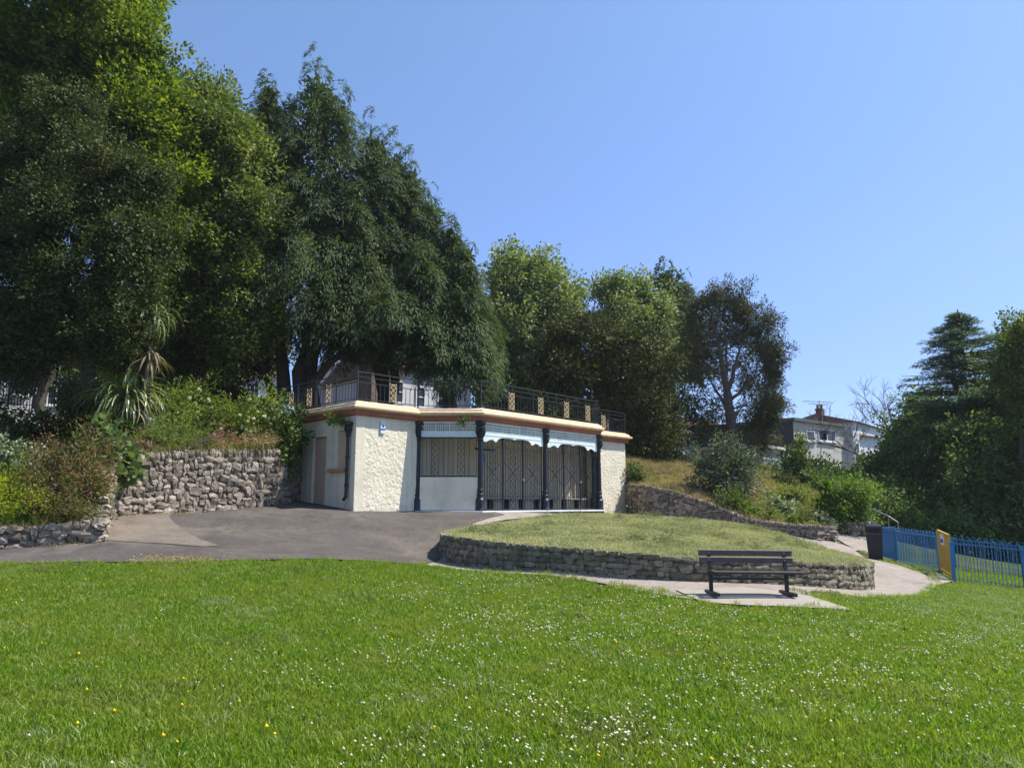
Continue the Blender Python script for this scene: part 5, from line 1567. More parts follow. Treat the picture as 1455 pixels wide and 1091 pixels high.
crown_tree('yew_tree', 'broad rounded olive-green yew standing close behind the right end of the pavilion', (860, 650), 35,
    [blob(*a) for a in ((815, 480, 35, 44, 34), (800, 530, 34.5, 48, 40), (850, 500, 35, 48, 38), (845, 560, 36, 50, 42), (800, 590, 34, 35, 30), (850, 610, 37, 40, 30), (895, 505, 34.8, 40, 40), (895, 560, 37, 42, 38))],
    'yew', 67, dens=3.3, per=56, leaf=(.16, .08), clump=.55, trunk_r=.35, inner=.16)
crown_tree('yew_tree', 'drooping dark yew whose skirts reach down to the dry bank right of the pavilion', (915, 660), 36,
    [blob(*a) for a in ((935, 530, 36.6, 26, 38), (905, 590, 35.6, 42, 38), (935, 590, 35.6, 32, 40), (910, 635, 35.2, 45, 30), (945, 625, 35.4, 24, 30), (878, 625, 35.6, 26, 28))],
    'yew', 71, dens=4.2, per=60, leaf=(.15, .07), clump=.5, trunk_r=.25, inner=.16)

# monterey cypress with bare inner branches
def monterey():
    d = 37
    b = P(1044, 655, d); zg = float(HZ(b.x, b.y))
    root = tree('monterey_cypress', 'tall flat-topped pine-like conifer with bare reddish trunk and tufted ragged right side', (b.x, b.y, zg))
    bl = [blob(*a) for a in ((1005, 432, d, 30, 24), (1040, 425, d, 30, 22), (1070, 450, d, 28, 24), (1088, 478, d, 22, 24), (985, 470, d + 1, 34, 40), (1098, 505, d, 16, 18), (1095, 535, d, 16, 14), (1100, 570, d - .5, 13, 13), (1088, 590, d - .5, 16, 12), (1062, 500, d + 2, 34, 34), (975, 530, d + 1, 30, 50), (1010, 500, d + 2.5, 34, 50), (1070, 560, d + 2, 26, 34), (1075, 620, d, 28, 30), (985, 600, d + 1.5, 30, 45), (1010, 590, d + 2, 34, 40), (1035, 460, d + 1.5, 40, 30))]
    foliage('crown', blob_leaves(lobes(bl, 73, k=6, f=.68, s=.42), 73, clump=.36, dens=4.0, per=50, leaf=(.15, .045), inner=.03, back=.3, rough=.2), L['pine'], root)
    q = lambda px, py, dd=d: P(px, py, dd)
    st = [(Vector((b.x, b.y, zg - .2)), q(1034, 560), .30, .22), (q(1034, 560), q(1018, 480), .20, .08), (q(1018, 480), q(1005, 430), .08, .03),
          (q(1034, 560), q(1050, 500), .15, .06), (q(1050, 500), q(1070, 445), .06, .02), (q(1040, 590), q(1010, 540), .12, .04), (q(1010, 540), q(985, 470), .05, .02),
          (q(1036, 570), q(1080, 530), .10, .03), (q(1080, 530), q(1098, 505), .04, .015), (q(1042, 620), q(1085, 590), .07, .02), (q(1030, 540), q(1030, 430), .08, .02),
          (q(1038, 600), q(1060, 570), .05, .015), (q(1040, 580), q(1098, 572), .05, .02)]
    rg = random.Random(4)
    for k in range(46):
        s = q(rg.uniform(1015, 1050), rg.uniform(470, 610)); e = s + Vector((rg.uniform(-1.8, 1.8), rg.uniform(-1.4, .6), rg.uniform(.1, 1.6))); st.append((s, e, .028, .006))
    trunk(root, st, 'bark_red', seed=80)
monterey()

# trees on the right
crown_tree('dark_tree', 'dark broadleaf tree below the cedar, above the back corner of the play area', (1320, 750), 38,
    [blob(*a) for a in ((1312, 585, 40, 26, 26), (1300, 620, 39, 36, 32), (1345, 620, 38.5, 45, 35), (1290, 670, 37, 45, 42), (1340, 670, 36, 55, 50), (1300, 725, 35, 50, 32), (1350, 735, 34, 50, 32), (1265, 710, 36, 30, 34), (1256, 675, 37, 22, 22))],
    'dark', 83, dens=3.4, per=60, leaf=(.165, .10), clump=.52, trunk_r=.35, inner=.2, zf=GZ)
crown_tree('dark_tree', 'large dark tree with yellow-green sunlit top at the right edge behind the play area', (1420, 760), 34,
    [blob(*a) for a in ((1412, 580, 35, 30, 30), (1440, 560, 34, 32, 36), (1395, 630, 34, 44, 38), (1440, 640, 33, 50, 55), (1400, 690, 33, 50, 45), (1450, 720, 32, 45, 45), (1385, 745, 33, 40, 26), (1500, 600, 34, 60, 80), (1510, 700, 33, 60, 60), (1430, 760, 32.5, 60, 20), (1560, 650, 36, 50, 90))],
    'dark', 89, dens=3.1, per=54, leaf=(.155, .10), clump=.5, trunk_r=.35, inner=.2, zf=GZ)
crown_tree('alder_tree', 'tall green tree cut off by the right edge of the picture', (1470, 760), 31,
    [blob(*a) for a in ((1458, 486, 31, 20, 22), (1446, 505, 31, 20, 26), (1438, 535, 31, 16, 14), (1480, 520, 31, 40, 50), (1475, 580, 31, 30, 40), (1530, 500, 31, 50, 56))],
    'mid', 97, dens=3.6, per=54, leaf=(.15, .10), clump=.5, trunk_r=.3, zf=GZ)
def cedar():
    d = 36.5
    rng = np.random.default_rng(5)
    top = P(1361, 440, d); b = P(1355, 700, d)
    root = tree('cedar_tree', 'blue-green cedar with tiers of level branches and a pointed top on the right skyline', (b.x, b.y, float(HZ(b.x, b.y))))
    st = [((b.x, b.y, float(HZ(b.x, b.y)) - .2), (top.x, d, top.z), .32, .03)]
    ps = []
    k = d / FPX
    tiers = [(450, 10, 9), (458, 16, 14), (466, 27, 20), (477, 25, 24), (487, 42, 36), (497, 34, 44), (507, 42, 60), (516, 44, 64), (526, 50, 50), (537, 48, 46), (548, 58, 45), (560, 60, 55), (574, 66, 60), (590, 68, 60), (606, 60, 60), (582, 72, 60)]
    for ty, wl, wr in tiers:
        nb_ = 13
        for j in range(nb_):
            a = rng.uniform(0, 2 * math.pi)
            ca, sa = math.cos(a), math.sin(a)
            R = ((wl if ca < 0 else wr) * abs(ca) + (wl + wr) * .4 * abs(sa)) * k * rng.uniform(.72, 1.35)
            z = P(1361, ty, d).z + rng.uniform(-.16, .16)
            s = Vector((top.x, d, z)); tip = Vector((top.x + ca * R, d + sa * R, z + R * .10 + rng.uniform(-.1, .15)))
            st.append((s, tip, .05, .01))
            m = int(40 + 130 * R / 1.6)
            t = rng.random(m) ** .75; lat = rng.normal(size=m) * (.12 + .32 * R / 3 * np.sin(t * math.pi * .9 + .2))
            pos = np.stack([s.x + ca * R * t - sa * lat, s.y + sa * R * t + ca * lat, z + R * .10 * t + rng.normal(size=m) * .035 - .12 * t * t], 1)
            dr = unit(np.array([[ca, sa, -.05]]) + rng.normal(size=(m, 3)) * np.array([.6, .6, .28]))
            nr = unit(np.array([[0, 0, 1.0]]) + rng.normal(size=(m, 3)) * .35)
            ps.append([pos, dr, nr, .20 * rng.uniform(.7, 1.3, m), .05 * rng.uniform(.7, 1.3, m)])
    foliage('crown', cat_parts(*ps), L['cedar'], root)
    trunk(root, st, 'bark', seed=101)
cedar()
def bare_tree():
    d = 41
    b = P(1262, 700, d); zg = float(HZ(b.x, b.y))
    root = tree('bare_tree', 'leafless tree with crooked grey branches in front of the pale terraced house', (b.x, b.y, zg))
    mb = MB(); rng = random.Random(9)
    def br(p, dr, r, ln, lv):
        pts = [p]; q = p.copy(); dd = dr.copy()
        for i in range(4):
            dd = (dd + Vector((rng.uniform(-.35, .35), rng.uniform(-.35, .35), rng.uniform(-.2, .3)))).normalized(); q = q + dd * ln / 4; pts.append(q.copy())
        mb.tube(pts, [r * (1 - .14 * i) for i in range(5)], 5 if lv > 1 else 3, cap=False)
        if lv:
            for i in range(rng.choice((3, 4, 4))):
                s = pts[rng.choice((2, 3, 4, 4))]
                nd = (dd + Vector((rng.uniform(-1, 1), rng.uniform(-.7, .7), rng.uniform(-.35, .75)))).normalized()
                br(s.copy(), nd, r * .58, ln * rng.uniform(.55, .8), lv - 1)
    q = lambda px, py: P(px, py, d)
    base = Vector((b.x, b.y, zg - .2))
    for tgt, r in (((1222, 615), .10), ((1246, 600), .11), ((1282, 612), .10), ((1270, 590), .09), ((1216, 632), .05)):
        t = q(*tgt); m = base.lerp(t, .55) + Vector((rng.uniform(-.3, .3), rng.uniform(-.5, .5), .2))
        mb.tube([base, m], [r * 1.3, r], 6, cap=False)
        br(m, (t - m).normalized(), r * .8, (t - m).length * .9, 4)
    mb.build('branches', M['twig'], root, smooth=True)
bare_tree()

# shrubs on the right bank
def shrub(name, label, blobs, mat, seed, group=None, cat='shrub', zf=None, stem=True, **kw):
    c = min(blobs, key=lambda b: b[2]); x, y = c[0], c[1]
    root = empty(name, (x, y, float((zf or HZ)(x, y)) if stem else c[2]), label, cat, group)
    kw.setdefault('rough', .3)
    foliage('leaves', blob_leaves(blobs, seed, **kw), L[mat], root)
    if not stem: return root
    mb = MB(); rg = random.Random(seed)
    for b in blobs:
        for k in range(3): limb(mb, (x + rg.uniform(-.15, .15), y + rg.uniform(-.15, .15), root.location.z - .1), (b[0] + rg.uniform(-.5, .5) * b[3], b[1], b[2] + rg.uniform(-.2, .5) * b[5]), .03, .008, seed + k, seg=4, n=5)
    mb.build('stems', M['bark'], root, smooth=True)
    return root
shrub('silver_shrub', 'grey-green spiky-topped shrub on the dry bank in front of the tall pine', [blob(*a) for a in ((1025, 640, 29, 14, 14), (1050, 655, 29, 20, 18), (1005, 665, 29, 18, 18), (1030, 685, 28.6, 34, 22), (1055, 690, 28.6, 18, 18))], 'silver', 111, dens=9, per=46, leaf=(.13, .05), clump=.32)
shrub('bright_bush', 'bright green dense bush behind the litter bin wall', [blob(*a) for a in ((1175, 690, 28.2, 18, 14), (1205, 700, 28.2, 24, 18), (1180, 715, 28, 26, 22), (1212, 722, 28, 20, 20), (1195, 735, 27.9, 26, 14))], 'bright', 113, dens=10, per=46, leaf=(.11, .06), clump=.3)
shrub('hedge', 'rounded overgrown hedge below the grey rendered house', [blob(*a) for a in ((1126, 662, 36, 16, 16), (1140, 662, 36, 22, 14), (1170, 670, 36.5, 22, 12), (1200, 676, 37, 26, 12), (1232, 672, 37, 20, 14), (1155, 680, 35, 28, 18), (1215, 690, 35, 30, 20))], 'ivy', 117, cat='hedge', dens=5, per=50, leaf=(.15, .09), clump=.45)
for k, (lab, bl, mt) in enumerate((
    ('small yellow-green bush on the dry bank below the porch', ((1108, 685, 33, 16, 14), (1120, 690, 32.5, 14, 12)), 'yew'),
    ('round light green bush halfway down the bank, left of the bright green bush', ((1127, 703, 29.5, 14, 10),), 'rose'),
    ('low green bush trailing over the wall below the grey-green shrub', ((1020, 712, 28, 16, 9), (1045, 722, 27.4, 20, 11)), 'mid'),
    ('pale trailing bush over the middle of the long low wall', ((1072, 728, 27, 18, 10), (1092, 733, 26.6, 14, 9)), 'rose'),
    ('small pale leafy bush halfway down the bank above the long wall', ((1105, 715, 28, 14, 10), (1118, 722, 27.5, 12, 8)), 'variegated'),
    ('blue-green bush at the rounded end of the long wall', ((1163, 737, 25.8, 11, 9), (1175, 745, 25.6, 7, 5)), 'silver'),
    ('low green tufts on top of the wall just left of its rounded end', ((1130, 740, 26, 16, 7), (1145, 742, 25.7, 10, 5)), 'mid'),
    ('bush below the right side of the bright green bush, above the short wall', ((1215, 742, 28, 14, 8), (1232, 738, 28.4, 10, 10)), 'dark'),
    ('dark bush tucked beside the right end wall of the pavilion', ((898, 668, 31.6, 8, 10), (905, 680, 31, 12, 8)), 'ivy'),
    )):
    shrub('bank_bush', lab, [blob(*a) for a in bl], mt, 130 + k * 3, cat='bush', dens=12, per=40, leaf=(.10, .055), clump=.24)

# left bank planting
shrub('rose_bush', 'tall green rose bush with white flowers in the middle of the left bank', [blob(*a) for a in ((243, 575, 22.5, 26, 18), (268, 590, 22, 34, 26), (285, 562, 22.5, 20, 14), (300, 605, 21.8, 34, 26), (232, 605, 21, 26, 22))], 'rose', 151, dens=11, per=44, leaf=(.085, .05), clump=.26)
shrub('rose_bush', 'white-flowered rose bush next to the side of the pavilion', [blob(*a) for a in ((345, 590, 22.4, 30, 22), (378, 580, 22.6, 18, 24), (355, 615, 22, 36, 20), (386, 612, 22, 14, 20), (325, 610, 22, 26, 20))], 'rose', 153, dens=11, per=44, leaf=(.085, .05), clump=.26)
def dots(name, label, px_list, mat, r, cat, seed, d, zf=None):
    rng = np.random.default_rng(seed)
    ps = []
    root = empty(name, P(*px_list[0], d), label, cat)
    for k, (px, py) in enumerate(px_list):
        c = np.array(P(px, py, d + rng.uniform(-.2, .3)))
        n = 9; a = rng.normal(size=(n, 3)); a[:, 1] -= .6; a = unit(a)
        V, F = leaf_quads(np.repeat(c[None], n, 0), a, unit(rng.normal(size=(n, 3))), np.full(n, r), np.full(n, r * .9))
        me = np_mesh('flower', V - np.array(root.location), F, [L[mat]]); link_mesh('flower', me, root)
rg = random.Random(8)
rf = [(216, 574), (261, 583), (254, 600), (288, 600), (254, 617), (305, 616), (326, 618), (345, 606), (352, 599), (361, 602), (350, 610), (376, 591), (366, 584), (375, 622), (360, 630), (284, 553), (300, 580), (315, 610), (240, 590), (270, 565), (334, 632), (372, 636), (341, 590), (390, 600)]
rg2 = random.Random(3)
dots('rose_flowers', 'scattered white rose flowers over the green bushes above the tall wall', rf + [(x + rg2.uniform(-30, 30), y + rg2.uniform(-18, 18)) for x, y in rf[:16]], 'petal', .075, 'flowers', 5, 21.4)
shrub('fuchsia_bush', 'reddish flowering fuchsia bush spilling over the low wall at the left', [blob(*a) for a in ((110, 650, 16.6, 34, 30), (70, 660, 16.6, 28, 28), (130, 690, 16, 24, 30), (95, 700, 15.8, 40, 32), (55, 695, 15.8, 26, 30), (115, 722, 15.4, 30, 20), (138, 712, 15.6, 14, 26), (60, 728, 15.0, 26, 20), (95, 735, 15.0, 34, 14), (128, 736, 15.1, 18, 12))], 'fuchsia', 161, dens=16, per=46, leaf=(.055, .03), clump=.2)
shrub('fuchsia_flowers', 'haze of small pink-red flowers on the fuchsia bush top', [blob(*a) for a in ((112, 640, 16.3, 36, 28), (135, 675, 15.9, 22, 26), (60, 645, 16.3, 22, 18), (90, 665, 16, 40, 24))], 'redtip', 163, stem=False, cat='flowers', dens=9, per=16, leaf=(.05, .025), clump=.24, inner=0)
shrub('privet_bush', 'bright yellow-green bush at the very left edge above the low wall', [blob(*a) for a in ((15, 705, 15.6, 34, 24), (-20, 690, 15.8, 40, 34), (45, 728, 15.0, 18, 18), (10, 732, 14.9, 34, 18), (-30, 735, 14.9, 34, 18))], 'yellowgreen', 167, dens=16, per=44, leaf=(.06, .04), clump=.2)
shrub('variegated_shrub', 'pale variegated shrub at the left edge between the yellow-green bush and the shade', [blob(*a) for a in ((10, 650, 17, 26, 18), (38, 662, 16.8, 16, 14), (-25, 640, 17.2, 30, 26))], 'variegated', 169, dens=14, per=36, leaf=(.08, .05), clump=.22)
shrub('hydrangea_bush', 'big-leaved green plant hanging over the left end of the tall stone wall', [blob(*a) for a in ((172, 655, 17.3, 18, 18), (160, 632, 17.6, 14, 14), (183, 672, 17, 12, 12), (150, 672, 17, 12, 14), (140, 615, 18, 14, 14))], 'broad', 171, dens=18, per=16, leaf=(.15, .12), clump=.22)
shrub('shade_shrub', 'brown-green shrub in the shade under the holm oak', [blob(*a) for a in ((90, 600, 19.5, 50, 22), (30, 610, 19.5, 40, 26), (120, 580, 20, 30, 18), (-20, 590, 19.5, 40, 30))], 'holm', 173, dens=9, per=36, leaf=(.09, .05), clump=.28)
shrub('spiky_bush', 'green bush between the cordyline and the red flowering bush', [blob(*a) for a in ((135, 600, 19, 16, 14), (200, 625, 19.2, 20, 12), (185, 610, 19.6, 22, 16))], 'mid', 175, dens=11, per=36, leaf=(.09, .045), clump=.24)
shrub('wild_plants', 'mixed wild green plants along the left half of the tall wall top', [blob(*a) for a in ((215, 622, 18.6, 26, 13), (250, 628, 19, 24, 11), (285, 622, 19.6, 22, 12), (232, 612, 19.4, 30, 14))], 'mid', 191, cat='plants', dens=22, per=26, leaf=(.10, .02), clump=.2)
shrub('wild_plants', 'brown seeding plants along the right half of the tall wall top', [blob(*a) for a in ((310, 620, 19.8, 18, 13), (335, 624, 20.2, 16, 11), (205, 632, 17.9, 12, 8))], 'redtip', 193, cat='plants', dens=18, per=16, leaf=(.09, .014), clump=.2)
shrub('wild_plants', 'yellowish grass-like plants at the right end of the tall wall top', [blob(*a) for a in ((360, 628, 20.5, 24, 8), (385, 626, 20.9, 12, 8))], 'dry', 195, cat='plants', dens=18, per=16, leaf=(.12, .014), clump=.2)
shrub('dark_bush', 'dark bush filling the corner behind the handrail', [blob(*a) for a in ((1262, 730, 31.5, 24, 18), (1290, 742, 31, 30, 16), (1320, 748, 31, 30, 14), (1240, 715, 32, 16, 16), (1360, 752, 31, 34, 14))], 'dark', 197, cat='bush', dens=8, per=44, leaf=(.13, .08), clump=.35)
shrub('ivy', 'dark ivy hanging from the terrace corner over the shaded end of the wall', [blob(*a) for a in ((402, 608, 21.6, 12, 24), (416, 604, 22.2, 12, 16), (398, 640, 21.4, 8, 24), (418, 628, 22.4, 9, 20), (410, 655, 21.9, 8, 20))], 'ivy', 177, stem=False, cat='climbing plant', dens=16, per=36, leaf=(.10, .08), clump=.2)
shrub('ivy', 'ivy patch climbing the grey rendered house by its shaded side wall', [blob(*a) for a in ((1137, 642, 49.4, 6, 12), (1135, 630, 49.4, 3, 8))], 'mid', 179, stem=False, cat='climbing plant', dens=5, per=30, leaf=(.18, .12), clump=.3)
shrub('hanging_plant', 'small flowering plant growing out of the cornice above the rainwater pipe', [blob(*a) for a in ((478, 594, 21.3, 11, 6), (488, 598, 21.1, 8, 6), (468, 598, 21.5, 6, 4))], 'rose', 181, cat='plant', dens=40, per=16, leaf=(.06, .03), clump=.10, stem=False)
shrub('hanging_plant', 'small green tuft hanging from the cornice over the left pale blue fascia', [blob(*a) for a in ((660, 595, 22.3, 7, 3), (658, 599, 22.3, 4, 5))], 'ivy', 183, cat='plant', dens=40, per=16, leaf=(.06, .02), clump=.09, stem=False)

# cordyline (cabbage palm) with two heads: every strap leaf its own piece
def cordyline():
    c1 = P(176, 566, 19.6); c2 = P(206, 462, 19.6)
    g = P(178, 640, 20.5); zg = float(HZ(c1.x, c1.y))
    root = empty('cabbage_palm', (c1.x, c1.y, zg), 'cabbage palm with arching strap leaves, one low head and one higher on a shaggy trunk', 'palm')
    mb = MB(); mb.tube([(c1.x, c1.y, zg - .2), (c1.x + .05, c1.y, c1.z), ], [.16, .12], 8)
    mb.tube([(c1.x + .3, c1.y + .5, zg - .2), tuple(P(206, 540, 19.6)), tuple(P(212, 505, 19.3)), tuple(c2)], [.17, .15, .16, .12], 8)
    mb.build('trunk', M['bark'], root, smooth=True)
    rng = random.Random(12)
    vars_ = []
    for mt in ('strap', 'strapdead'):
        for k in range(5):
            n = 8; ln = 1.0; V = []; F = []
            el = .25 + .2 * k
            x = z = 0.0; an = .9 - .15 * k
            for i in range(n + 1):
                t = i / n; w = .028 * (min(1, t * 4 + .35)) * (1 - t ** 3) + .001
                V += [(x, -w, z + .006), (x, 0, z), (x, w, z + .006)]
                an -= (2.6 if mt == 'strap' else 1.4) / n * (.35 + t) * .95
                x += math.cos(an) * ln / n; z += math.sin(an) * ln / n
            for i in range(n):
                a = i * 3; F += [(a, a + 1, a + 4, a + 3), (a + 1, a + 2, a + 5, a + 4)]
            me = bpy.data.meshes.new('leaf'); me.from_pydata(V, [], F); me.materials.append(L[mt]); me.update(); vars_.append(me)
    def head(c, n, L0_, dead, elr):
        for k in range(n):
            me = vars_[rng.randrange(5) + (5 if dead else 0)]
            o = link_mesh('leaf', me, root); o.location = c - root.location + Vector((rng.uniform(-.08, .08), rng.uniform(-.08, .08), rng.uniform(-.15, .15)))
            s = L0_ * rng.uniform(.75, 1.15); o.scale = (s, 1.0, s); o.rotation_euler = (rng.uniform(-.3, .3), rng.uniform(*elr), rng.uniform(0, 6.283))
    head(c1, 150, 1.45, False, (-.75, .6))
    head(c1 + Vector((.15, 0, -.1)), 16, .9, True, (.4, 1.2))
    head(P(209, 446, 19.5), 90, 1.05, False, (.25, 1.15))
    head(P(213, 505, 19.2), 40, .75, True, (.7, 1.5))
    head(P(195, 520, 19.4), 30, .85, False, (.6, 1.4))
cordyline()

# ------------------------------------------------------------------ grass
def scatter_obj(name, pts, sources, smin, smax, mats_kind='stuff', seed=0, tilt=.25):
    me = bpy.data.meshes.new(name)
    pts = np.asarray(pts, dtype=np.float32)
    me.vertices.add(len(pts)); me.vertices.foreach_set('co', pts.ravel()); me.update()
    o = link_mesh(name, me); o['kind'] = mats_kind
    ng = bpy.data.node_groups.new(name + '_scatter', 'GeometryNodeTree')
    ng.interface.new_socket('Geometry', in_out='INPUT', socket_type='NodeSocketGeometry')
    ng.interface.new_socket('Geometry', in_out='OUTPUT', socket_type='NodeSocketGeometry')
    gi = ng.nodes.new('NodeGroupInput'); go = ng.nodes.new('NodeGroupOutput')
    iop = ng.nodes.new('GeometryNodeInstanceOnPoints'); iop.inputs['Pick Instance'].default_value = True
    jn = ng.nodes.new('GeometryNodeGeometryToInstance')
    for s in reversed(sources):
        oi = ng.nodes.new('GeometryNodeObjectInfo'); oi.inputs['Object'].default_value = s
        ng.links.new(oi.outputs['Geometry'], jn.inputs[0])
    rv = ng.nodes.new('FunctionNodeRandomValue'); rv.data_type = 'FLOAT_VECTOR'; rv.inputs[0].default_value = (-tilt, -tilt, 0); rv.inputs[1].default_value = (tilt, tilt, 6.283); rv.inputs['Seed'].default_value = seed
    rs = ng.nodes.new('FunctionNodeRandomValue'); rs.data_type = 'FLOAT'; rs.inputs[2].default_value = smin; rs.inputs[3].default_value = smax; rs.inputs['Seed'].default_value = seed + 1
    ri = ng.nodes.new('FunctionNodeRandomValue'); ri.data_type = 'INT'; ri.inputs[4].default_value = 0; ri.inputs[5].default_value = len(sources) - 1; ri.inputs['Seed'].default_value = seed + 2
    at = ng.nodes.new('GeometryNodeInputNamedAttribute'); at.data_type = 'FLOAT'; at.inputs['Name'].default_value = 'tall'
    mu = ng.nodes.new('ShaderNodeMath'); mu.operation = 'MULTIPLY'
    ng.links.new(rs.outputs[1], mu.inputs[0]); ng.links.new(at.outputs['Attribute'], mu.inputs[1])
    ng.links.new(gi.outputs[0], iop.inputs['Points']); ng.links.new(jn.outputs[0], iop.inputs['Instance'])
    ng.links.new(rv.outputs[0], iop.inputs['Rotation']); ng.links.new(mu.outputs[0], iop.inputs['Scale']); ng.links.new(ri.outputs[2], iop.inputs['Instance Index'])
    ng.links.new(iop.outputs[0], go.inputs[0])
    m = o.modifiers.new('scatter', 'NODES'); m.node_group = ng
    return o, me

def set_tall(me, vals):
    a = me.attributes.new('tall', 'FLOAT', 'POINT'); a.data.foreach_set('value', np.asarray(vals, dtype=np.float32))

def tuft(nb, rad, h, w, mat, seed, lean=.5):
    rng = np.random.default_rng(seed)
    V = []; F = []
    for k in range(nb):
        a = rng.uniform(0, 6.283); r = rad * rng.random() ** .5; bx, by = r * math.cos(a), r * math.sin(a)
        hh = h * rng.uniform(.45, 1.15); la = rng.uniform(0, 6.283); le = lean * hh * rng.uniform(.1, 1.1); fa = rng.uniform(0, 3.14); ww = w * rng.uniform(.7, 1.3)
        b = len(V); cx, cy = math.cos(fa) * ww / 2, math.sin(fa) * ww / 2
        V += [(bx - cx, by - cy, -.01), (bx + cx, by + cy, -.01), (bx + math.cos(la) * le * .35 + cx * .8, by + math.sin(la) * le * .35 + cy * .8, hh * .6), (bx + math.cos(la) * le * .35 - cx * .8, by + math.sin(la) * le * .35 - cy * .8, hh * .6), (bx + math.cos(la) * le, by + math.sin(la) * le, hh)]
        F += [(b, b + 1, b + 2, b + 3), (b + 3, b + 2, b + 4)]
    me = bpy.data.meshes.new('grass_tuft'); me.from_pydata(V, [], F); me.materials.append(mat); me.update()
    return bpy.data.objects.new('grass_tuft', me)

def in_view(x, y, marg=60):
    u = x / np.maximum(y, .1) * FPX * 1.0
    return (np.abs(u) < 727.5 + marg * 3) & (y > 3.2)

rng = np.random.default_rng(77)
LAWN = [(-16, 3), (16, 3), (19, 10), (17, 16.6), (12.9, 18.2), (11.5, 18.75), XY(1331, 829, 17.5), XY(1300, 840.5, 14.9), XY(1225, 846.5, 13.1), XY(1155, 852, 12.5), XY(1216, 869.3, 11.4), XY(1060, 867, 11.5), XY(1000, 862.5, 11.72), XY(955, 851, 12.5), XY(850, 831.5, 13.05), XY(700, 817, 14.15), XY(600, 805, 15.1), XY(500, 799.5, 14.3), XY(250, 801.5, 13.3), XY(0, 806.5, 12.8), (-16, 12.2)]
def lawn_pts(n, ymin, ymax):
    y = rng.uniform(ymin, ymax, n * 3); x = rng.uniform(-16, 18, n * 3)
    wob = .10 * np.sin(x * 5.3) + .09 * np.sin(x * 11.7 + 2) + .07 * np.sin(x * 23.1 + y) + rng.normal(size=len(x)) * .05
    k = inpoly(x, y + wob - .10, LAWN) & in_view(x, y)
    x, y = x[k], y[k]
    return x, y
def smooth_noise(x, y, f, s=0):
    return (np.sin(x * f + 1.3 + s) * np.cos(y * f * 1.1 - .7 + s) + .6 * np.sin(x * f * 2.3 + y * f * 1.7 + s) + .4 * np.sin(x * f * 4.1 - y * f * 3.7 + 2 * s)) / 2
T_G = [tuft(28, .09, .056, .0085, L['grass'], 200 + k, lean=.85) for k in range(6)]
T_P = [tuft(26, .09, .062, .0075, L['grasspale'], 220 + k, lean=1.2) for k in range(3)]
T_D = [tuft(22, .10, .060, .009, L['bedgrass'], 230 + k, lean=1.4) for k in range(4)]
T_T = [tuft(16, .06, .17, .007, L['grass'], 240 + k, lean=.8) for k in range(3)]
T_Y = [tuft(20, .12, .20, .012, L['dry'], 250 + k, lean=.9) for k in range(3)]
T_M = [tuft(20, .12, .20, .013, L['rose'], 260 + k, lean=.9) for k in range(3)]
X = []; Y = []
for n, y0, y1, dens in ((0, 3.2, 7, 340), (0, 7, 10, 270), (0, 10, 19, 210)):
    area = 34 * (y1 - y0); m = int(area * dens / 3); x, y = lawn_pts(m, y0, y1); X.append(x); Y.append(y)
x = np.concatenate(X); y = np.concatenate(Y)
z = GZ(x, y)
pn = smooth_noise(x, y, .9) + .5 * smooth_noise(x, y, 2.7, 4)
right = np.clip((x - 5.5) / 4, 0, 1) * np.clip((y - 7) / 3, 0, 1) * .9 + .5 * np.clip((x - 7) / 2, 0, 1) * (np.abs(y - 9.5) < 2)
ispale = rng.random(len(x)) < np.clip((pn - .45) * .8, .03, .55) + .4 * right
tall = 1 + .22 * smooth_noise(x, y, 3.1, 2) + .18 * smooth_noise(x, y, 7.7, 5)
for nm, mk, src, sd_ in (('grass', ~ispale, T_G, 3), ('pale_grass', ispale, T_P, 9)):
    o, me = scatter_obj(nm, np.stack([x[mk], y[mk], z[mk]], 1), src, .75, 1.35, seed=sd_)
    set_tall(me, np.clip(tall[mk], .55, 1.6))
    o['label'] = 'green lawn grass' if nm == 'grass' else 'paler grass patches in the lawn'
# long tufts: lawn edges and stray clumps
edge = LAWN[5:20]
ex, ey = [], []
for a, b in zip(edge, edge[1:]):
    n = int(math.dist(a, b) * 26)
    for k in range(n):
        t = rng.random(); ex.append(a[0] + (b[0] - a[0]) * t + rng.normal() * .07); ey.append(a[1] + (b[1] - a[1]) * t - abs(rng.normal()) * .16 + .05)
for cx, cy, n, r in ((-8.6, 12.4, 60, .8), (-6, 8.2, 40, .6), (2.2, 5.6, 50, .5), (-2, 10.8, 40, .7), (1.1, 10.2, 26, .25), (-4.5, 6.2, 36, .5), (6, 9, 40, 1.2), (9.3, 9.5, 60, 1.4), (0, 13, 40, 1.4), (-5, 12.8, 50, 1.2)):
    a = rng.uniform(0, 6.28, n); rr = r * rng.random(n) ** .5; ex += list(cx + rr * np.cos(a)); ey += list(cy + rr * np.sin(a) * .6)
ex = np.array(ex); ey = np.array(ey); 
o, me = scatter_obj('long_grass', np.stack([ex, ey, GZ(ex, ey)], 1), T_T, .35, .9, seed=31); set_tall(me, np.ones(len(ex)))
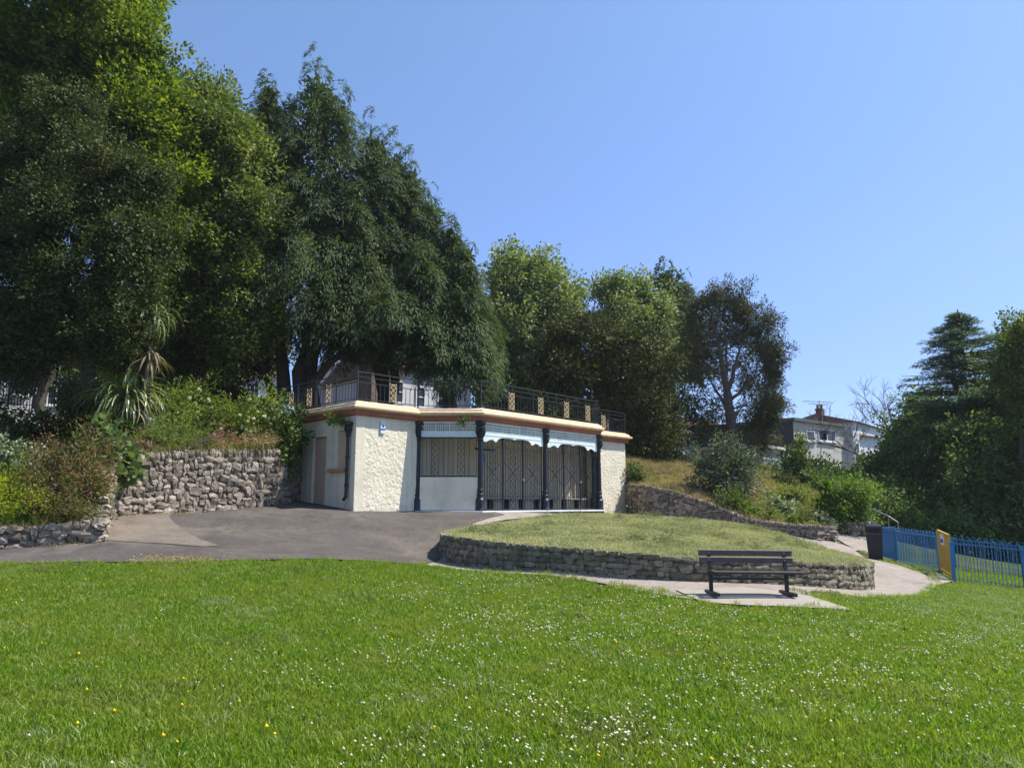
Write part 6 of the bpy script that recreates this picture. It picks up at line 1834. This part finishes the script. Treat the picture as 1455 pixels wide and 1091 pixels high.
# dark broad-leaved weeds in patches
wx, wy, wt = [], [], []
for px, py, dd, r, n in ((815, 882, 10.2, .22, 60), (870, 1020, 5.5, .3, 70), (135, 992, 6.1, .45, 110), (600, 1045, 5.1, .3, 40), (60, 815, 12.6, .5, 90), (545, 870, 10.9, .4, 40), (1040, 940, 7.9, .5, 50), (330, 930, 8, .5, 50), (1250, 990, 6.5, .5, 50), (1180, 850, 12.8, .5, 90), (400, 815, 13.0, .5, 60)):
    q = P(px, py, dd); a_ = rng.uniform(0, 6.28, n); rr_ = r * rng.random(n) ** .6
    wx += list(q.x + rr_ * np.cos(a_) * 1.5); wy += list(dd + rr_ * np.sin(a_)); wt += list(rng.uniform(.7, 1.3, n))
o, me = scatter_obj('weed_patches', np.stack([wx, wy, GZ(np.array(wx), np.array(wy))], 1), [tuft(18, .07, .07, .012, L['mid'], 270 + k, lean=1.2) for k in range(3)], .7, 1.3, seed=37); set_tall(me, wt)
# dry mown grass on the raised bed
n = 16000; a = rng.uniform(0, 6.283, n); rr = (CR - .03) * np.sqrt(rng.random(n)); x = CIR[0] + rr * np.cos(a); y = CIR[1] + rr * np.sin(a)
o, me = scatter_obj('dry_grass', np.stack([x, y, BZ(x, y) - .02], 1), T_D, .7, 1.3, seed=41); set_tall(me, np.clip(1 + .35 * smooth_noise(x, y, 3.3, 1), .5, 1.7))
# heaps of mown grass on it, coloured darker to double as small shadows
ps = []
for k in range(60):
    a = rng.uniform(0, 6.283); q = (CR - .5) * math.sqrt(rng.random()); cx, cy = CIR[0] + q * math.cos(a), CIR[1] + q * math.sin(a)
    m = rng.integers(60, 380); s = rng.uniform(.07, .34)
    v = rng.normal(size=(m, 3)) * np.array([s, s * .6, .05]); pos = v + np.array([cx, cy, float(BZ(cx, cy)) + .05]); pos[:, 2] = BZ(pos[:, 0], pos[:, 1]) + np.abs(v[:, 2]) * 1.6 + .03
    ps.append([pos, unit(rng.normal(size=(m, 3)) * np.array([1, 1, .35])), unit(rng.normal(size=(m, 3)) + np.array([0, 0, 1])), rng.uniform(.05, .12, m), rng.uniform(.006, .014, m)])
o = foliage('mown_clippings', cat_parts(*ps), L['hay']); o['kind'] = 'stuff'
# bank cover right: dry grass; left: green
def hill_pts(poly, n):
    xs = [p[0] for p in poly]; ys = [p[1] for p in poly]
    x = rng.uniform(min(xs), max(xs), n * 2); y = rng.uniform(min(ys), max(ys), n * 2); k = inpoly(x, y, poly); return x[k][:n], y[k][:n]
RB = W_R + [(11.4, 27), (16, 31), (20, 40), (4, 40), (4.6, 32)]
x, y = hill_pts([(p[0], p[1] + .12) for p in RB], 7000); 
gr = rng.random(len(x)) < np.clip(.05 + .35 * smooth_noise(x, y, 1.1, 3) + .35 * (x > 9.5), 0, 1)
o, me = scatter_obj('bank_dry_grass', np.stack([x[~gr], y[~gr], HZ(x[~gr], y[~gr])], 1), T_Y, .5, 1.2, seed=51); set_tall(me, np.ones((~gr).sum()))
LB = W_LOW[1:] + W_RET[1:] + W_SUN[1:] + [W_SHD[1], (-7.8, 24.6), (-6, 29), (-26, 29), (-20, 16)]
x2, y2 = hill_pts(LB, 9000)
gx_ = np.concatenate([x[gr], x2]); gy_ = np.concatenate([y[gr], y2])
o, me = scatter_obj('bank_green_cover', np.stack([gx_, gy_, HZ(gx_, gy_)], 1), T_M, .5, 1.3, seed=61); set_tall(me, np.ones(len(gx_)))
# fringe along the top of the tall wall
fx, fy, fz = [], [], []
lnw = Line(W_SUN)
for k in range(420):
    p, d = lnw.at(rng.uniform(0, lnw.L)); nr_ = Vector((d.y, -d.x)); q = p - nr_ * rng.uniform(.12, .8); fx.append(q.x); fy.append(q.y); fz.append(float(HZ(q.x, q.y)) + .0)
o, me = scatter_obj('wall_top_grass', np.stack([fx, fy, fz], 1), T_Y + T_M, .7, 1.7, seed=71); set_tall(me, np.ones(len(fx)))
# play area grass
PA = [(FA2[0], FA2[1]), FA, FG0, FG1, FR1, FR2, (24, 20), (21, 24), (17.2, 23.9)]
x, y = hill_pts(PA, 5500)
o, me = scatter_obj('play_area_grass', np.stack([x, y, GZ(x, y)], 1), T_G, .8, 1.4, seed=81); set_tall(me, np.ones(len(x)))
x, y = hill_pts([(16, 25), (30, 18), (34, 34), (18, 33)], 5000)
# strip between path and fence, and behind the bed
x, y = hill_pts([XY(1331, 829, 17.8), XY(1300, 811, 19.7), XY(1270, 805, 20.8), XY(1240, 798, 21.9), (11.5, 23.2), XY(1216, 779, 24.2), (12.7, 25.8), FA2, FA, FG0], 900)
o, me = scatter_obj('verge_grass', np.stack([x, y, GZ(x, y)], 1), T_G + T_D, .8, 1.5, seed=91); set_tall(me, np.ones(len(x)))

# clover and buttercups
def flowers(name, label, x, y, mat, r, hgt, seed):
    n = len(x); rg_ = np.random.default_rng(seed)
    z = GZ(x, y) + hgt * rg_.uniform(.6, 1.2, n)
    s = r * rg_.uniform(.55, 1.2, n)
    base = np.array([(1, 0, 0), (0, 1, 0), (-1, 0, 0), (0, -1, 0), (0, 0, .9), (0, 0, -.7)], float)
    fc = np.array([(0, 1, 4), (1, 2, 4), (2, 3, 4), (3, 0, 4), (1, 0, 5), (2, 1, 5), (3, 2, 5), (0, 3, 5)])
    V = np.stack([x, y, z], 1)[:, None] + base[None] * s[:, None, None]
    F = fc[None] + (np.arange(n) * 6)[:, None, None]
    o = link_mesh(name, np_mesh(name, V.reshape(-1, 3), F.reshape(-1, 3), [L[mat]], smooth=True)); o['kind'] = 'stuff'; o['label'] = label
x, y = lawn_pts(34000, 3.4, 14)
pr = np.clip(.40 + .7 * smooth_noise(x, y, 1.3, 6) + .5 * smooth_noise(x, y, 5.1, 2), 0, 1.2) ** 2.0 * np.clip((x + 3.2) / 3.0, .03, 1) * np.clip(1.15 - (y - 4) / 14, .3, 1)
k = rng.random(len(x)) < np.clip(pr * .55 + .07 * (x > -1), 0, 1)
flowers('clover_flowers', 'small white clover heads scattered through the lawn', x[k], y[k], 'clover', .0128, .062, 3)
x, y = lawn_pts(500, 3.4, 12); k = rng.random(len(x)) < .26
flowers('buttercups', 'yellow buttercups dotted in the lawn', x[k], y[k], 'butter', .016, .065, 4)
# dead leaves swept against the lawn edge and along the wall foot
ps = []
for a, b, w, m in ((XY(205, 800, 13.5), XY(300, 799, 13.6), .22, 900), (XY(150, 740, 16.9), XY(270, 733, 18.8), .12, 500), (XY(640, 795, 17.5), XY(700, 803, 14.9), .08, 150), (XY(143, 773, 14.9), XY(60, 779, 14.6), .1, 200), (XY(900, 822, 13.4), XY(1220, 832, 16.3), .12, 500)):
    t = rng.random(m); c = np.outer(1 - t, a) + np.outer(t, b) + rng.normal(size=(m, 2)) * w
    pos = np.column_stack([c, GZ(c[:, 0], c[:, 1]) + .065 + rng.random(m) * .02])
    ps.append([pos, unit(rng.normal(size=(m, 3)) * np.array([1, 1, .2])), unit(rng.normal(size=(m, 3)) * .5 + np.array([0, 0, 1])), rng.uniform(.02, .05, m), rng.uniform(.01, .03, m)])
o = foliage('dead_leaves', cat_parts(*ps), L['dry']); o['kind'] = 'stuff'

# ------------------------------------------------------------------ air
def haze():
    m = bpy.data.materials.new('haze'); m.use_nodes = True; nt = m.node_tree
    for n in list(nt.nodes): nt.nodes.remove(n)
    o = nt.nodes.new('ShaderNodeOutputMaterial'); v = nt.nodes.new('ShaderNodeVolumePrincipled')
    v.inputs['Color'].default_value = (0.86, 0.92, 1.0, 1); v.inputs['Density'].default_value = 0.0003; v.inputs['Anisotropy'].default_value = 0.3
    nt.links.new(v.outputs[0], o.inputs['Volume'])
    mb = MB(); mb.box((0, 60, 12.5), (400, 260, 31)); h = mb.build('haze', m); h['kind'] = 'stuff'
haze()
